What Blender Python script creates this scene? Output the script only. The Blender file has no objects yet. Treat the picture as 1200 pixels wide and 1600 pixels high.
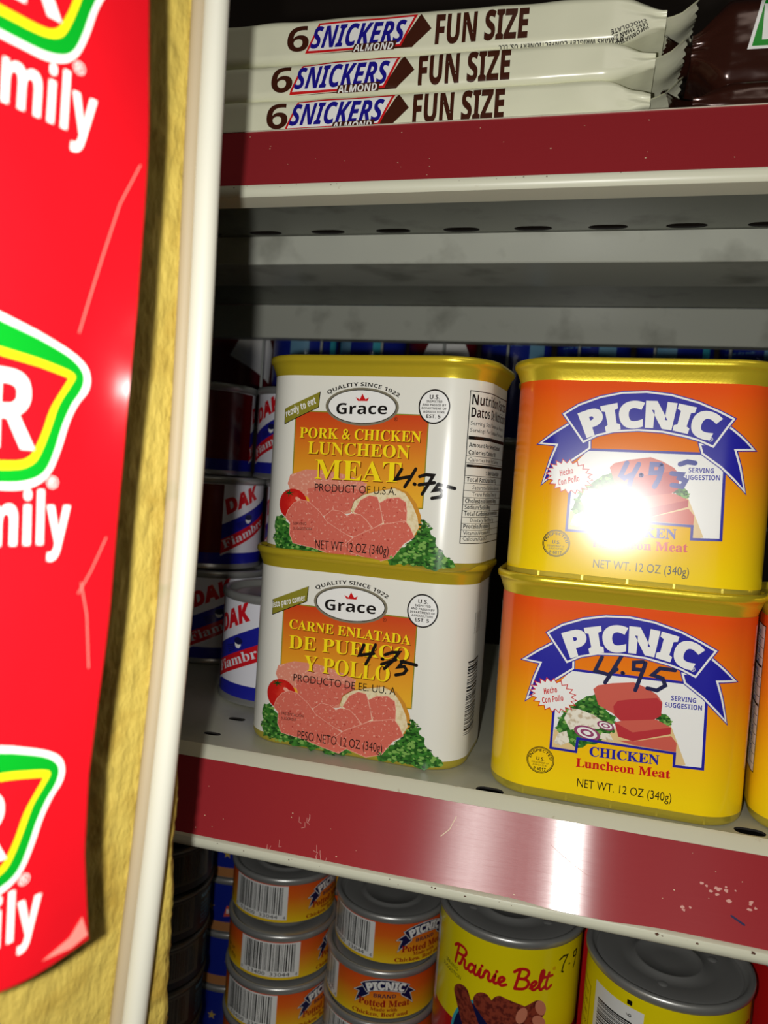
import bpy, bmesh, math, random
from mathutils import Vector, Matrix, noise
from mathutils.geometry import tessellate_polygon

random.seed(7)
S = bpy.context.scene
COL = S.collection
PI = math.pi
R = math.radians
CZ = 1.45                                   # height of the lens above the floor

# ------------------------------------------------------------------ camera
PITCH, ROLL, YAW = R(3.0), R(-4.43), R(14.74)
fw = Vector((-math.sin(YAW) * math.cos(PITCH), math.cos(YAW) * math.cos(PITCH), -math.sin(PITCH)))
r0 = Vector((math.cos(YAW), math.sin(YAW), 0))
d0 = fw.cross(r0)
rt = r0 * math.cos(ROLL) + d0 * math.sin(ROLL)
dn = -r0 * math.sin(ROLL) + d0 * math.cos(ROLL)
cd = bpy.data.cameras.new('camera')
cam = bpy.data.objects.new('camera', cd)
COL.objects.link(cam)
cam.matrix_world = Matrix(((rt.x, -dn.x, -fw.x, 0), (rt.y, -dn.y, -fw.y, 0), (rt.z, -dn.z, -fw.z, CZ), (0, 0, 0, 1)))
cd.sensor_width = 36
cd.lens = 27.0
cd.clip_start = 0.01
cd.dof.use_dof = True
cd.dof.focus_distance = 0.30
cd.dof.aperture_fstop = 17
S.camera = cam

# ------------------------------------------------------------------ light: dim shop air and the phone's flash beside its lens
w = bpy.data.worlds.new('world')
S.world = w
w.use_nodes = True
w.node_tree.nodes['Background'].inputs[0].default_value = (0.9, 1.0, 0.95, 1)
w.node_tree.nodes['Background'].inputs[1].default_value = 0.010
ld = bpy.data.lights.new('flash', 'POINT')
ld.energy = 2.75
ld.color = (1.0, 0.985, 0.93)
ld.shadow_soft_size = 0.0026
flash = bpy.data.objects.new('flash', ld)
COL.objects.link(flash)
flash.location = rt * -0.0165 + dn * 0.004 + Vector((0, 0, CZ))
la = bpy.data.lights.new('fill_light', 'AREA')         # added fill to lift the shadows, standing in for dim room light
la.energy = 3.0; la.shape = 'RECTANGLE'; la.size = 1.2; la.size_y = 0.3
la.color = (1.0, 0.93, 0.80)
lamp = bpy.data.objects.new('fill_light', la)
COL.objects.link(lamp)
lamp.location = (0.55, -0.9, 2.45)
lamp.rotation_euler = (Vector((0, 0.28, 1.45)) - lamp.location).to_track_quat('-Z', 'Y').to_euler()
S.view_settings.view_transform = 'Standard'
S.view_settings.look = 'None'
S.view_settings.exposure = 0.0
S.view_settings.gamma = 1.0
S.view_settings.use_curve_mapping = False

# ------------------------------------------------------------------ materials
def lin(c):
    return tuple(((v / 255) / 12.92 if v / 255 <= 0.04045 else ((v / 255 + 0.055) / 1.055) ** 2.4) for v in c)

MATS = {}
def nodes_of(m):
    return m.node_tree.nodes, m.node_tree.links

def mat(name, rgb, rough=0.45, metal=0.0, spec=0.4, coat=0.0):
    if name in MATS:
        return MATS[name]
    m = bpy.data.materials.new(name)
    m.use_nodes = True
    b = m.node_tree.nodes['Principled BSDF']
    b.inputs['Base Color'].default_value = (*lin(rgb), 1)
    b.inputs['Roughness'].default_value = rough
    b.inputs['Metallic'].default_value = metal
    b.inputs['Specular IOR Level'].default_value = spec
    b.inputs['Coat Weight'].default_value = coat
    b.inputs['Coat Roughness'].default_value = 0.15
    MATS[name] = m
    return m

def add_bump(m, scale, strength, dist, stretch=(1, 1, 1), detail=3):
    n, l = nodes_of(m)
    tc = n.new('ShaderNodeTexCoord'); mp = n.new('ShaderNodeMapping'); nz = n.new('ShaderNodeTexNoise'); bp = n.new('ShaderNodeBump')
    mp.inputs['Scale'].default_value = stretch
    nz.inputs['Scale'].default_value = scale; nz.inputs['Detail'].default_value = detail
    bp.inputs['Strength'].default_value = strength; bp.inputs['Distance'].default_value = dist
    l.new(tc.outputs['Object'], mp.inputs[0]); l.new(mp.outputs[0], nz.inputs['Vector'])
    l.new(nz.outputs['Fac'], bp.inputs['Height']); l.new(bp.outputs[0], n['Principled BSDF'].inputs['Normal'])
    return m

def mottle(m, rgb2, scale, lo=0.4, hi=0.6, stretch=(1, 1, 1), detail=4, uv=False):
    """second colour in noisy patches: wear, dirt, printed grain"""
    n, l = nodes_of(m)
    b = n['Principled BSDF']
    tc = n.new('ShaderNodeTexCoord'); mp = n.new('ShaderNodeMapping'); nz = n.new('ShaderNodeTexNoise'); rp = n.new('ShaderNodeMapRange'); mx = n.new('ShaderNodeMix')
    mx.data_type = 'RGBA'
    mp.inputs['Scale'].default_value = stretch
    nz.inputs['Scale'].default_value = scale; nz.inputs['Detail'].default_value = detail
    rp.inputs['From Min'].default_value = lo; rp.inputs['From Max'].default_value = hi
    src = b.inputs['Base Color'].links[0].from_socket if b.inputs['Base Color'].is_linked else None
    if src: l.new(src, mx.inputs[6])
    else: mx.inputs[6].default_value = b.inputs['Base Color'].default_value
    mx.inputs[7].default_value = (*lin(rgb2), 1)
    l.new(tc.outputs['UV' if uv else 'Object'], mp.inputs[0]); l.new(mp.outputs[0], nz.inputs['Vector'])
    l.new(nz.outputs['Fac'], rp.inputs['Value']); l.new(rp.outputs[0], mx.inputs[0])
    l.new(mx.outputs[2], b.inputs['Base Color'])
    return m

def gradient(name, stops, lo, hi, rough=0.3, spec=0.5):
    """printed colour blend up the label; the label's UV is (u, v) in decimetre-like units (mm / 100)"""
    m = mat(name, (255, 255, 255), rough, 0, spec)
    n, l = nodes_of(m)
    uv = n.new('ShaderNodeUVMap'); sp = n.new('ShaderNodeSeparateXYZ'); rg = n.new('ShaderNodeMapRange'); cr = n.new('ShaderNodeValToRGB')
    uv.uv_map = 'UVMap'
    rg.inputs['From Min'].default_value = lo / 100; rg.inputs['From Max'].default_value = hi / 100
    e = cr.color_ramp.elements
    while len(e) < len(stops): e.new(0.5)
    for k, (p, c) in enumerate(stops):
        e[k].position = p; e[k].color = (*lin(c), 1)
    l.new(uv.outputs[0], sp.inputs[0]); l.new(sp.outputs['Y'], rg.inputs['Value']); l.new(rg.outputs[0], cr.inputs[0])
    l.new(cr.outputs[0], n['Principled BSDF'].inputs['Base Color'])
    return m

INK = dict(rough=0.24, spec=0.5)
M_white = mat('label_white', (232, 231, 222), **INK)
M_paperwhite = mat('print_white', (240, 240, 238), **INK)
M_black = mat('print_black', (22, 20, 20), **INK)
M_marker = mat('marker_black', (18, 16, 18), 0.25, 0, 0.5)
M_bluemark = mat('marker_blue', (46, 56, 150), 0.25, 0, 0.5)
M_navymark = mat('marker_navy', (32, 34, 76), 0.25, 0, 0.5)
M_gold = add_bump(mat('gold_lacquer', (234, 208, 52), 0.27, 0.55, 0.6), 900, 0.08, 0.0004)
M_gold_dark = add_bump(mat('gold_lacquer_bottom', (206, 190, 70), 0.28, 0.5, 0.6), 900, 0.08, 0.0004)
M_yellowtext = mat('print_yellow', (255, 226, 30), **INK)
M_brownshadow = mat('print_brown', (120, 50, 12), **INK)
M_olive = mat('print_olive', (140, 134, 44), **INK)
M_grey = mat('print_grey', (128, 122, 104), **INK)
M_red = mat('print_red', (205, 26, 30), **INK)
M_crimson = mat('print_crimson', (160, 18, 24), **INK)
M_royal = mat('print_royal_blue', (38, 36, 158), **INK)
M_navy = mat('print_navy', (24, 26, 72), **INK)
M_ham = mottle(mottle(mat('print_ham', (214, 108, 92), **INK), (240, 178, 158), 90, 0.60, 0.68, uv=True), (176, 62, 56), 60, 0.36, 0.30, uv=True)
M_hampale = mottle(mat('print_ham_pale', (222, 140, 118), **INK), (240, 186, 164), 80, 0.55, 0.68, uv=True)
M_hamedge = mat('print_ham_edge', (240, 176, 156), **INK)
M_bread = mottle(mat('print_bread', (236, 222, 184), **INK), (220, 198, 150), 60, 0.45, 0.65, uv=True)
M_crust = mat('print_crust', (206, 142, 50), **INK)
M_tomato = mottle(mat('print_tomato', (200, 30, 26), **INK), (226, 74, 54), 14, 0.55, 0.8, uv=True)
M_shine = mat('print_shine', (240, 170, 150), **INK)
M_leafA = mottle(mat('print_leaf', (62, 126, 46), **INK), (38, 88, 32), 50, 0.45, 0.6, uv=True)
M_leafB = mat('print_leaf_light', (124, 172, 84), **INK)
M_leafC = mat('print_leaf_dark', (28, 70, 28), **INK)
M_box = gradient('print_orange_box', [(0.0, (236, 176, 44)), (0.45, (224, 140, 34)), (0.8, (210, 88, 28)), (1.0, (204, 62, 26))], 28, 64)
M_orange = gradient('label_orange', [(0.0, (250, 214, 20)), (0.25, (248, 194, 20)), (0.62, (240, 134, 24)), (1.0, (232, 84, 24))], 8, 76, 0.17, 0.5)
M_loaf = mat('print_loaf', (206, 96, 82), **INK)
M_loafF = mat('print_loaf_front', (186, 54, 60), **INK)
M_onion = mat('print_onion', (150, 70, 110), **INK)
M_mush = mottle(mat('print_mushroom', (236, 230, 214), **INK), (196, 178, 150), 50, 0.5, 0.65, uv=True)
M_board = mat('print_board', (226, 196, 140), **INK)
M_tin = add_bump(mat('tin_lid', (176, 176, 174), 0.34, 0.6, 0.5), 60, 0.05, 0.0006)
M_tinside = mat('tin_rim', (170, 170, 168), 0.3, 0.65, 0.5)
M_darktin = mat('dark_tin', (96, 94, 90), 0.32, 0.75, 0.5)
M_pottedgrad = gradient('potted_orange', [(0.0, (248, 212, 26)), (0.3, (240, 166, 28)), (0.65, (234, 108, 28)), (1.0, (226, 78, 26))], 1, 25)
M_yellow = mat('label_yellow', (246, 226, 10), **INK)
M_prered = mat('label_red', (196, 24, 26), **INK)
M_sausage = mottle(mat('print_sausage', (146, 62, 44), **INK), (98, 36, 30), 40, 0.45, 0.6, uv=True)
M_sausagecut = mat('print_sausage_cut', (214, 132, 104), **INK)
M_cyan = mat('print_cyan', (60, 170, 190), **INK)
M_dakblue = mat('dak_blue', (30, 34, 150), **INK)
M_dakred = mat('dak_red', (206, 24, 36), **INK)
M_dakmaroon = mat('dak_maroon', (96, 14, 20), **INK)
M_dakwhite = mat('dak_white', (226, 226, 236), **INK)
M_bluecan = mat('blue_label', (24, 40, 140), **INK)
M_ltblue = mat('light_blue_panel', (112, 160, 190), **INK)
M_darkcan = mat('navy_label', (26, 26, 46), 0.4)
M_cream = add_bump(mat('cream_film', (226, 226, 200), 0.26, 0, 0.5), 60, 0.25, 0.002, (0.5, 1, 1))
M_brown = mat('print_chocolate', (66, 30, 18), **INK)
M_choc = add_bump(mat('chocolate_film', (58, 28, 20), 0.2, 0.3, 0.6), 45, 0.6, 0.004, (0.6, 1, 1))
M_snblue = mat('print_blue', (30, 24, 140), **INK)
M_paint = mottle(add_bump(mat('cream_paint', (172, 172, 156), 0.34, 0, 0.45), 700, 0.10, 0.0005), (150, 148, 130), 30, 0.55, 0.75)
M_edge = mottle(mat('cream_edge', (208, 208, 188), 0.35, 0, 0.45), (150, 128, 96), 130, 0.68, 0.76)
M_undershade = mottle(mat('shaded_underside', (132, 134, 124), 0.4), (96, 96, 86), 40, 0.55, 0.75)  # darker than the deck top: shade under the shelf put into the colour
M_shelfgrey = mottle(add_bump(mat('grey_paint', (206, 208, 196), 0.28, 0, 0.5), 500, 0.12, 0.0005), (128, 128, 116), 26, 0.55, 0.8)
M_strip = add_bump(mat('maroon_strip', (154, 42, 48), 0.20, 0, 0.6), 130, 0.22, 0.00012, (0.35, 6, 6), 4)
M_scratch = mat('scratch', (208, 150, 140), 0.5)
M_rust = mat('rust_chip', (92, 62, 48), 0.7)
M_fleck = mat('fleck', (226, 204, 170), 0.5)
M_hole = mat('slot_shade', (26, 22, 20), 0.8)
M_wire = mat('wire_white', (190, 194, 190), 0.4)
M_pvc = mat('white_cable', (206, 204, 190), 0.35, 0, 0.5)
M_bead = mottle(mat('sealant_beige', (172, 156, 128), 0.6), (138, 138, 100), 40, 0.6, 0.72)
M_wall = mottle(mottle(add_bump(mat('yellow_wall', (196, 172, 82), 0.62, 0, 0.3), 420, 0.7, 0.0016, (1, 1, 0.45), 5), (166, 134, 50), 60, 0.5, 0.75), (238, 236, 226), 70, 0.74, 0.76)
M_poster = add_bump(mat('poster_red', (190, 16, 27), 0.24, 0, 0.5), 26, 0.22, 0.004)
M_pyellow = mat('poster_yellow', (250, 222, 20), 0.3)
M_pgreen = mat('poster_green', (6, 140, 30), 0.3)
M_pwhite = mat('poster_white', (245, 245, 240), 0.3)
M_ppink = mat('poster_mark', (240, 130, 120), 0.3)

# ------------------------------------------------------------------ objects
def link(name, me, m, parent=None, smooth=True):
    for x in (m if isinstance(m, (list, tuple)) else [m]):
        me.materials.append(x)
    if smooth:
        me.polygons.foreach_set('use_smooth', [True] * len(me.polygons))
    o = bpy.data.objects.new(name, me)
    COL.objects.link(o)
    if parent: o.parent = parent
    return o

def from_bm(name, bm, m, parent=None, smooth=True, angle=None):
    bmesh.ops.recalc_face_normals(bm, faces=bm.faces)
    me = bpy.data.meshes.new(name)
    bm.to_mesh(me); bm.free()
    o = link(name, me, m, parent, smooth)
    if angle: me.set_sharp_from_angle(angle=angle)
    return o

def tag(o, label, cat, group=None):
    o['label'] = label; o['category'] = cat
    if group: o['group'] = group
    return o

def thing(name, label, cat, loc=(0, 0, 0), rz=0, group=None, tilt=0):
    o = bpy.data.objects.new(name, None)
    o.empty_display_size = 0.01
    COL.objects.link(o)
    o.location = (loc[0], loc[1], loc[2] + CZ)
    o.rotation_euler = (0, tilt, rz)
    return tag(o, label, cat, group)

def dup(root, label, loc, rz=0, group=None, tilt=0):
    r = root.copy(); COL.objects.link(r)
    r.location = (loc[0], loc[1], loc[2] + CZ); r.rotation_euler = (0, tilt, rz)
    r['label'] = label
    if group: r['group'] = group
    for c in root.children:
        k = c.copy(); COL.objects.link(k); k.parent = r
        for g in c.children:
            q = g.copy(); COL.objects.link(q); q.parent = k
    return r

def box(bm, x0, x1, y0, y1, z0, z1):
    v = [bm.verts.new((x, y, z)) for x in (x0, x1) for y in (y0, y1) for z in (z0, z1)]
    for f in ((0, 1, 3, 2), (4, 6, 7, 5), (0, 4, 5, 1), (2, 3, 7, 6), (0, 2, 6, 4), (1, 5, 7, 3)):
        bm.faces.new([v[i] for i in f])

def tube(bm, pts, r, seg=12, caps=True):
    pts = [Vector(p) for p in pts]
    rings = []
    for i, p in enumerate(pts):
        d = (pts[min(i + 1, len(pts) - 1)] - pts[max(i - 1, 0)]).normalized()
        a = d.orthogonal().normalized() if i == 0 else (a - d * a.dot(d)).normalized()
        b = d.cross(a)
        rr_ = r[i] if isinstance(r, (list, tuple)) else r
        rings.append([bm.verts.new(p + (a * math.cos(2 * PI * k / seg) + b * math.sin(2 * PI * k / seg)) * rr_) for k in range(seg)])
    for A, B in zip(rings, rings[1:]):
        for k in range(seg):
            bm.faces.new((A[k], A[(k + 1) % seg], B[(k + 1) % seg], B[k]))
    if caps:
        bm.faces.new(rings[0][::-1]); bm.faces.new(rings[-1])

def loft(bm, rings, cap0=True, cap1=True):
    vs = [[bm.verts.new(p) for p in ring] for ring in rings]
    n = len(vs[0])
    for A, B in zip(vs, vs[1:]):
        for k in range(n):
            bm.faces.new((A[k], A[(k + 1) % n], B[(k + 1) % n], B[k]))
    if cap0: bm.faces.new(vs[0][::-1])
    if cap1: bm.faces.new(vs[-1])

def lathe(rows, seg=64):
    return [[(r * math.cos(2 * PI * k / seg), r * math.sin(2 * PI * k / seg), z) for k in range(seg)] for r, z in rows]

# ------------------------------------------------------------------ lettering
def sty(s, cap, low=None, dig=None):
    out = ''
    for ch in s:
        if 'A' <= ch <= 'Z' and cap: out += chr(cap + ord(ch) - 65)
        elif 'a' <= ch <= 'z' and low: out += chr(low + ord(ch) - 97)
        elif '0' <= ch <= '9' and dig: out += chr(dig + ord(ch) - 48)
        else: out += ch
    return out
STY = {'sans': lambda s: s,
       'bold': lambda s: sty(s, 0x1D5D4, 0x1D5EE, 0x1D7EC),
       'ital': lambda s: sty(s, 0x1D63C, 0x1D656, 0x1D7EC),
       'serif': lambda s: sty(s, 0x1D400, 0x1D41A, 0x1D7CE),
       'script': lambda s: sty(s, 0x1D4D0, 0x1D4EA)}
GC = {}
def glyphs(s, style='sans', offset=0.0, res=3):
    key = (s, style, offset, res)
    if key in GC: return GC[key]
    c = bpy.data.curves.new('lettering', 'FONT')
    c.body = STY[style](s); c.resolution_u = res; c.offset = offset
    o = bpy.data.objects.new('lettering', c)
    COL.objects.link(o)
    me = bpy.data.meshes.new_from_object(o.evaluated_get(bpy.context.evaluated_depsgraph_get()))
    v = [(p.co.x, p.co.y) for p in me.vertices]
    f = [tuple(p.vertices) for p in me.polygons]
    bpy.data.objects.remove(o); bpy.data.curves.remove(c); bpy.data.meshes.remove(me)
    x0 = min(p[0] for p in v); x1 = max(p[0] for p in v)
    GC[key] = ([(x - x0, y) for x, y in v], f, x1 - x0)
    return GC[key]
CAP = 0.7
def fill(pts):
    tri = tessellate_polygon([[Vector((x, y, 0)) for x, y in pts]])
    return list(pts), [tuple(t) for t in tri]

def smooth(ps, n=8):
    out = []
    for i in range(len(ps) - 1):
        p0, p1, p2, p3 = ps[max(i - 1, 0)], ps[i], ps[i + 1], ps[min(i + 2, len(ps) - 1)]
        for k in range(n):
            t = k / n
            out.append(tuple(0.5 * (2 * b + (c_ - a_) * t + (2 * a_ - 5 * b + 4 * c_ - d_) * t * t + (-a_ + 3 * b - 3 * c_ + d_) * t ** 3) for a_, b, c_, d_ in zip(p0, p1, p2, p3)))
    return out + [ps[-1]]

class Print:
    """flat artwork in millimetres laid on a curved surface; one mesh, one material slot per ink"""
    LAYER = 0.000028
    def __init__(s, surf, flat=1e9, step=1.3, base=0.00003, vstep=None):
        s.surf, s.flat, s.step, s.base, s.vstep = surf, flat, step, base, vstep
        s.v, s.f, s.mi, s.uv, s.mats, s.dv = [], [], [], [], [], 0.0
    def slot(s, m):
        if m not in s.mats: s.mats.append(m)
        return s.mats.index(m)
    def add(s, pts, tris, m, layer):
        if not pts: return
        us = [p[0] for p in pts]
        if max(us) > s.flat or min(us) < -s.flat:
            bm = bmesh.new()
            vs = [bm.verts.new((x, y, 0)) for x, y in pts]
            for t in tris:
                try: bm.faces.new([vs[i] for i in t])
                except ValueError: pass
            u = math.floor(min(us) / s.step) * s.step + s.step
            while u < max(us):
                if abs(u) >= s.flat - s.step:
                    bmesh.ops.bisect_plane(bm, geom=bm.verts[:] + bm.edges[:] + bm.faces[:], plane_co=(u, 0, 0), plane_no=(1, 0, 0), dist=1e-5)
                u += s.step
            if s.vstep:
                ys = [p[1] for p in pts]
                v = math.floor(min(ys) / s.vstep) * s.vstep + s.vstep
                while v < max(ys):
                    bmesh.ops.bisect_plane(bm, geom=bm.verts[:] + bm.edges[:] + bm.faces[:], plane_co=(0, v, 0), plane_no=(0, 1, 0), dist=1e-5)
                    v += s.vstep
            bm.verts.index_update()
            pts = [(q.co.x, q.co.y) for q in bm.verts]
            tris = [tuple(q.index for q in fc.verts) for fc in bm.faces]
            bm.free()
        pts = [(x, y + s.dv) for x, y in pts] if s.dv else pts
        k = len(s.v); si = s.slot(m)
        off = s.base + s.LAYER * layer
        for x, y in pts:
            s.v.append(s.surf(x / 1000, y / 1000, off)); s.uv.append((x / 100, y / 100))
        for t in tris:
            t = list(t)
            a = 0.0
            for i in range(len(t)):
                p, q = pts[t[i]], pts[t[(i + 1) % len(t)]]
                a += p[0] * q[1] - q[0] * p[1]
            if abs(a) < 1e-9: continue
            if a < 0: t.reverse()
            s.f.append([i + k for i in t]); s.mi.append(si)
    def poly(s, pts, m, layer):
        s.add(*fill(pts), m, layer)
    def rect(s, x0, y0, x1, y1, m, layer):
        s.add([(x0, y0), (x1, y0), (x1, y1), (x0, y1)], [(0, 1, 2, 3)], m, layer)
    def ell(s, cx, cy, rx, ry, m, layer, n=48, rot=0):
        c, d = math.cos(rot), math.sin(rot)
        q = [(rx * math.cos(2 * PI * k / n), ry * math.sin(2 * PI * k / n)) for k in range(n)]
        s.add([(cx + x * c - y * d, cy + x * d + y * c) for x, y in q], [tuple(range(n))], m, layer)
    def ring(s, cx, cy, rx, ry, wd, m, layer, n=48):
        s.line([(cx + rx * math.cos(2 * PI * k / n), cy + ry * math.sin(2 * PI * k / n)) for k in range(n + 1)], wd, m, layer, False)
    def line(s, pts, wd, m, layer, caps=True, taper=None):
        n = len(pts); L = []; Rr = []
        for i, p in enumerate(pts):
            a = pts[max(i - 1, 0)]; b = pts[min(i + 1, n - 1)]
            if i == 0 and pts[0] == pts[-1] and n > 2: a = pts[-2]
            if i == n - 1 and pts[0] == pts[-1] and n > 2: b = pts[1]
            def nrm(u, v):
                d = math.hypot(v[0] - u[0], v[1] - u[1]) or 1
                return (-(v[1] - u[1]) / d, (v[0] - u[0]) / d)
            if a == p: nn = nrm(p, b); k = 1
            elif b == p: nn = nrm(a, p); k = 1
            else:
                n1, n2 = nrm(a, p), nrm(p, b)
                nx, ny = n1[0] + n2[0], n1[1] + n2[1]
                d = math.hypot(nx, ny)
                if d < 0.2: nn, k = n1, 1
                else:
                    nn = (nx / d, ny / d); k = min(1 / max(0.2, nn[0] * n1[0] + nn[1] * n1[1]), 2.5)
            h = wd / 2 * k * (taper[i] if taper else 1)
            L.append((p[0] + nn[0] * h, p[1] + nn[1] * h)); Rr.append((p[0] - nn[0] * h, p[1] - nn[1] * h))
        s.add(L + Rr, [(i, i + 1, n + i + 1, n + i) for i in range(n - 1)], m, layer)
        if caps:
            for p in (pts[0], pts[-1]): s.ell(p[0], p[1], wd / 2, wd / 2, m, layer + 0.15, 12)
    def text(s, st, x, y, h, m, layer, w=None, style='sans', align='l', rot=0, offset=0, shear=0, res=3, warp=None, flip=False):
        v, f, wd = glyphs(st, style, offset, res)
        sy = h / CAP; sx = w / wd if w else sy
        W = wd * sx
        dx = {'l': 0, 'c': -W / 2, 'r': -W}[align]
        c, d = math.cos(rot), math.sin(rot)
        out = []
        for a, b in v:
            a, b = a * sx + dx, b * sy
            a += shear * b
            if warp: out.append(warp(a, b)); continue
            out.append((x + a * c - b * d, y + a * d + b * c))
        s.add(out, f, m, layer)
    def arc_text(s, st, p0, p1, p2, h, m, layer, style='sans', offset=0, fit=True, res=3):
        """text along the circle through three points, its baseline running p0 > p1 > p2"""
        ax, ay = p0; bx, by = p1; cx, cy = p2
        d = 2 * (ax * (by - cy) + bx * (cy - ay) + cx * (ay - by))
        ux = ((ax * ax + ay * ay) * (by - cy) + (bx * bx + by * by) * (cy - ay) + (cx * cx + cy * cy) * (ay - by)) / d
        uy = ((ax * ax + ay * ay) * (cx - bx) + (bx * bx + by * by) * (ax - cx) + (cx * cx + cy * cy) * (bx - ax)) / d
        rad = math.hypot(ax - ux, ay - uy)
        a0 = math.atan2(ay - uy, ax - ux); a2 = math.atan2(cy - uy, cx - ux)
        up = (by > uy)
        if up:
            while a2 > a0: a2 -= 2 * PI
        else:
            while a2 < a0: a2 += 2 * PI
        v, f, wd = glyphs(st, style, offset, res)
        k = h / CAP
        out = []
        for a, b in v:
            t = a0 + (a2 - a0) * a / wd
            q = rad + b * k if up else rad - b * k
            out.append((ux + q * math.cos(t), uy + q * math.sin(t)))
        s.add(out, f, m, layer)
    def barcode(s, x0, y0, x1, y1, layer, seed, vertical=True):
        rnd = random.Random(seed)
        p, end = (x0, x1) if vertical else (y0, y1)
        while p < end - 0.3:
            wd = rnd.choice((0.28, 0.28, 0.5, 0.8))
            if vertical: s.rect(p, y0, min(p + wd, x1), y1, M_black, layer)
            else: s.rect(x0, p, x1, min(p + wd, y1), M_black, layer)
            p += wd + rnd.choice((0.3, 0.3, 0.55, 0.8))
    def frill(s, pts, m, layer, amp, seed, n=5):
        """leafy outline: every edge broken into curls"""
        rnd = random.Random(seed); out = []
        for a, b in zip(pts, pts[1:] + pts[:1]):
            d = math.hypot(b[0] - a[0], b[1] - a[1]); k = max(2, int(d / amp / 1.1))
            nx, ny = (b[1] - a[1]) / d, -(b[0] - a[0]) / d
            for i in range(k):
                t = i / k; o = rnd.uniform(-0.5, 0.6) * amp
                out.append((a[0] + (b[0] - a[0]) * t + nx * o, a[1] + (b[1] - a[1]) * t + ny * o))
        s.poly(out, m, layer)
    def absorb(s, o):
        """take a finished part's own faces in, so the print and its carrier are one mesh"""
        k = len(s.v); me = o.data
        for v in me.vertices: s.v.append(tuple(v.co)); s.uv.append((0, 0))
        for p in me.polygons:
            s.f.append([i + k for i in p.vertices]); s.mi.append(s.slot(me.materials[p.material_index]))
        name, par = o.name, o.parent
        bpy.data.objects.remove(o); bpy.data.meshes.remove(me)
        r = s.build(name.split('.')[0], par)
        r.data.set_sharp_from_angle(angle=R(40))
        return r
    def build(s, name, parent):
        me = bpy.data.meshes.new(name)
        me.from_pydata(s.v, [], s.f)
        me.polygons.foreach_set('material_index', s.mi)
        uvl = me.uv_layers.new(name='UVMap')
        for lp in me.loops: uvl.data[lp.index].uv = s.uv[lp.vertex_index]
        return link(name, me, s.mats, parent, True)

class Hom:
    """plane-to-plane map from sketch units to millimetres on a label"""
    def __init__(s, m, dv=0.0): s.m, s.dv = m, dv
    def __call__(s, x, y):
        x, y = x / 1000, y / 1000; m = s.m
        q = m[2][0] * x + m[2][1] * y + 1
        return ((m[0][0] * x + m[0][1] * y + m[0][2]) / q, (m[1][0] * x + m[1][1] * y + m[1][2]) / q + s.dv)
    def all(s, pts): return [s(*p) for p in pts]
    def text(s, P, st, bl, br, hpx, m, layer, **kw):
        a, b = s(*bl), s(*br)
        h = s(bl[0], bl[1] - hpx)[1] - a[1]
        P.text(st, a[0], a[1], h, m, layer, w=math.hypot(b[0] - a[0], b[1] - a[1]), rot=math.atan2(b[1] - a[1], b[0] - a[0]), **kw)

H1 = Hom(((106.9838, 8.0335, -53.5011 - 1.5), (12.6494, -100.5426, 91.0898), (0.1243, -0.014, 1)), -0.7)
H2 = Hom(((105.3079, 8.1022, -55.2533 - 1.5), (18.1307, -100.0559, 89.0792), (0.0903, -0.0054, 1)), -0.7)
H3 = Hom(((89.668, 9.369, -57.9239), (17.7902, -94.3378, 88.0847), (0.0843, -0.0026, 1)), 0.2)

# ------------------------------------------------------------------ rounded oblong cans
def oblong(W, D, r):
    f = W / 2 - r; q = r * PI / 2; side = D - 2 * r
    def at(u):
        a = abs(u); sg = 1 if u >= 0 else -1
        if a <= f: p = (a, -D / 2, 0, -1)
        elif a <= f + q:
            g = (a - f) / r; p = (f + r * math.sin(g), -D / 2 + r - r * math.cos(g), math.sin(g), -math.cos(g))
        elif a <= f + q + side: p = (W / 2, -D / 2 + r + a - f - q, 1, 0)
        elif a <= f + 2 * q + side:
            g = (a - f - q - side) / r; p = (f + r * math.cos(g), D / 2 - r + r * math.sin(g), math.cos(g), math.sin(g))
        else: p = (f - (a - f - 2 * q - side), D / 2, 0, 1)
        return (sg * p[0], p[1], sg * p[2], p[3])
    half = 2 * f + 2 * q + side
    us = [-f, f]
    ring = []
    for a, n in ((f, 8), (f + q, 20), (f + q + side, 4), (f + 2 * q + side, 20), (half, 4)): ring.append((a, n))
    lst = [0.0]; last = 0.0
    for a, n in ring:
        lst += [last + (a - last) * (i + 1) / n for i in range(n)]; last = a
    full = lst + [-x for x in reversed(lst[1:-1])]
    return at, f, full

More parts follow.
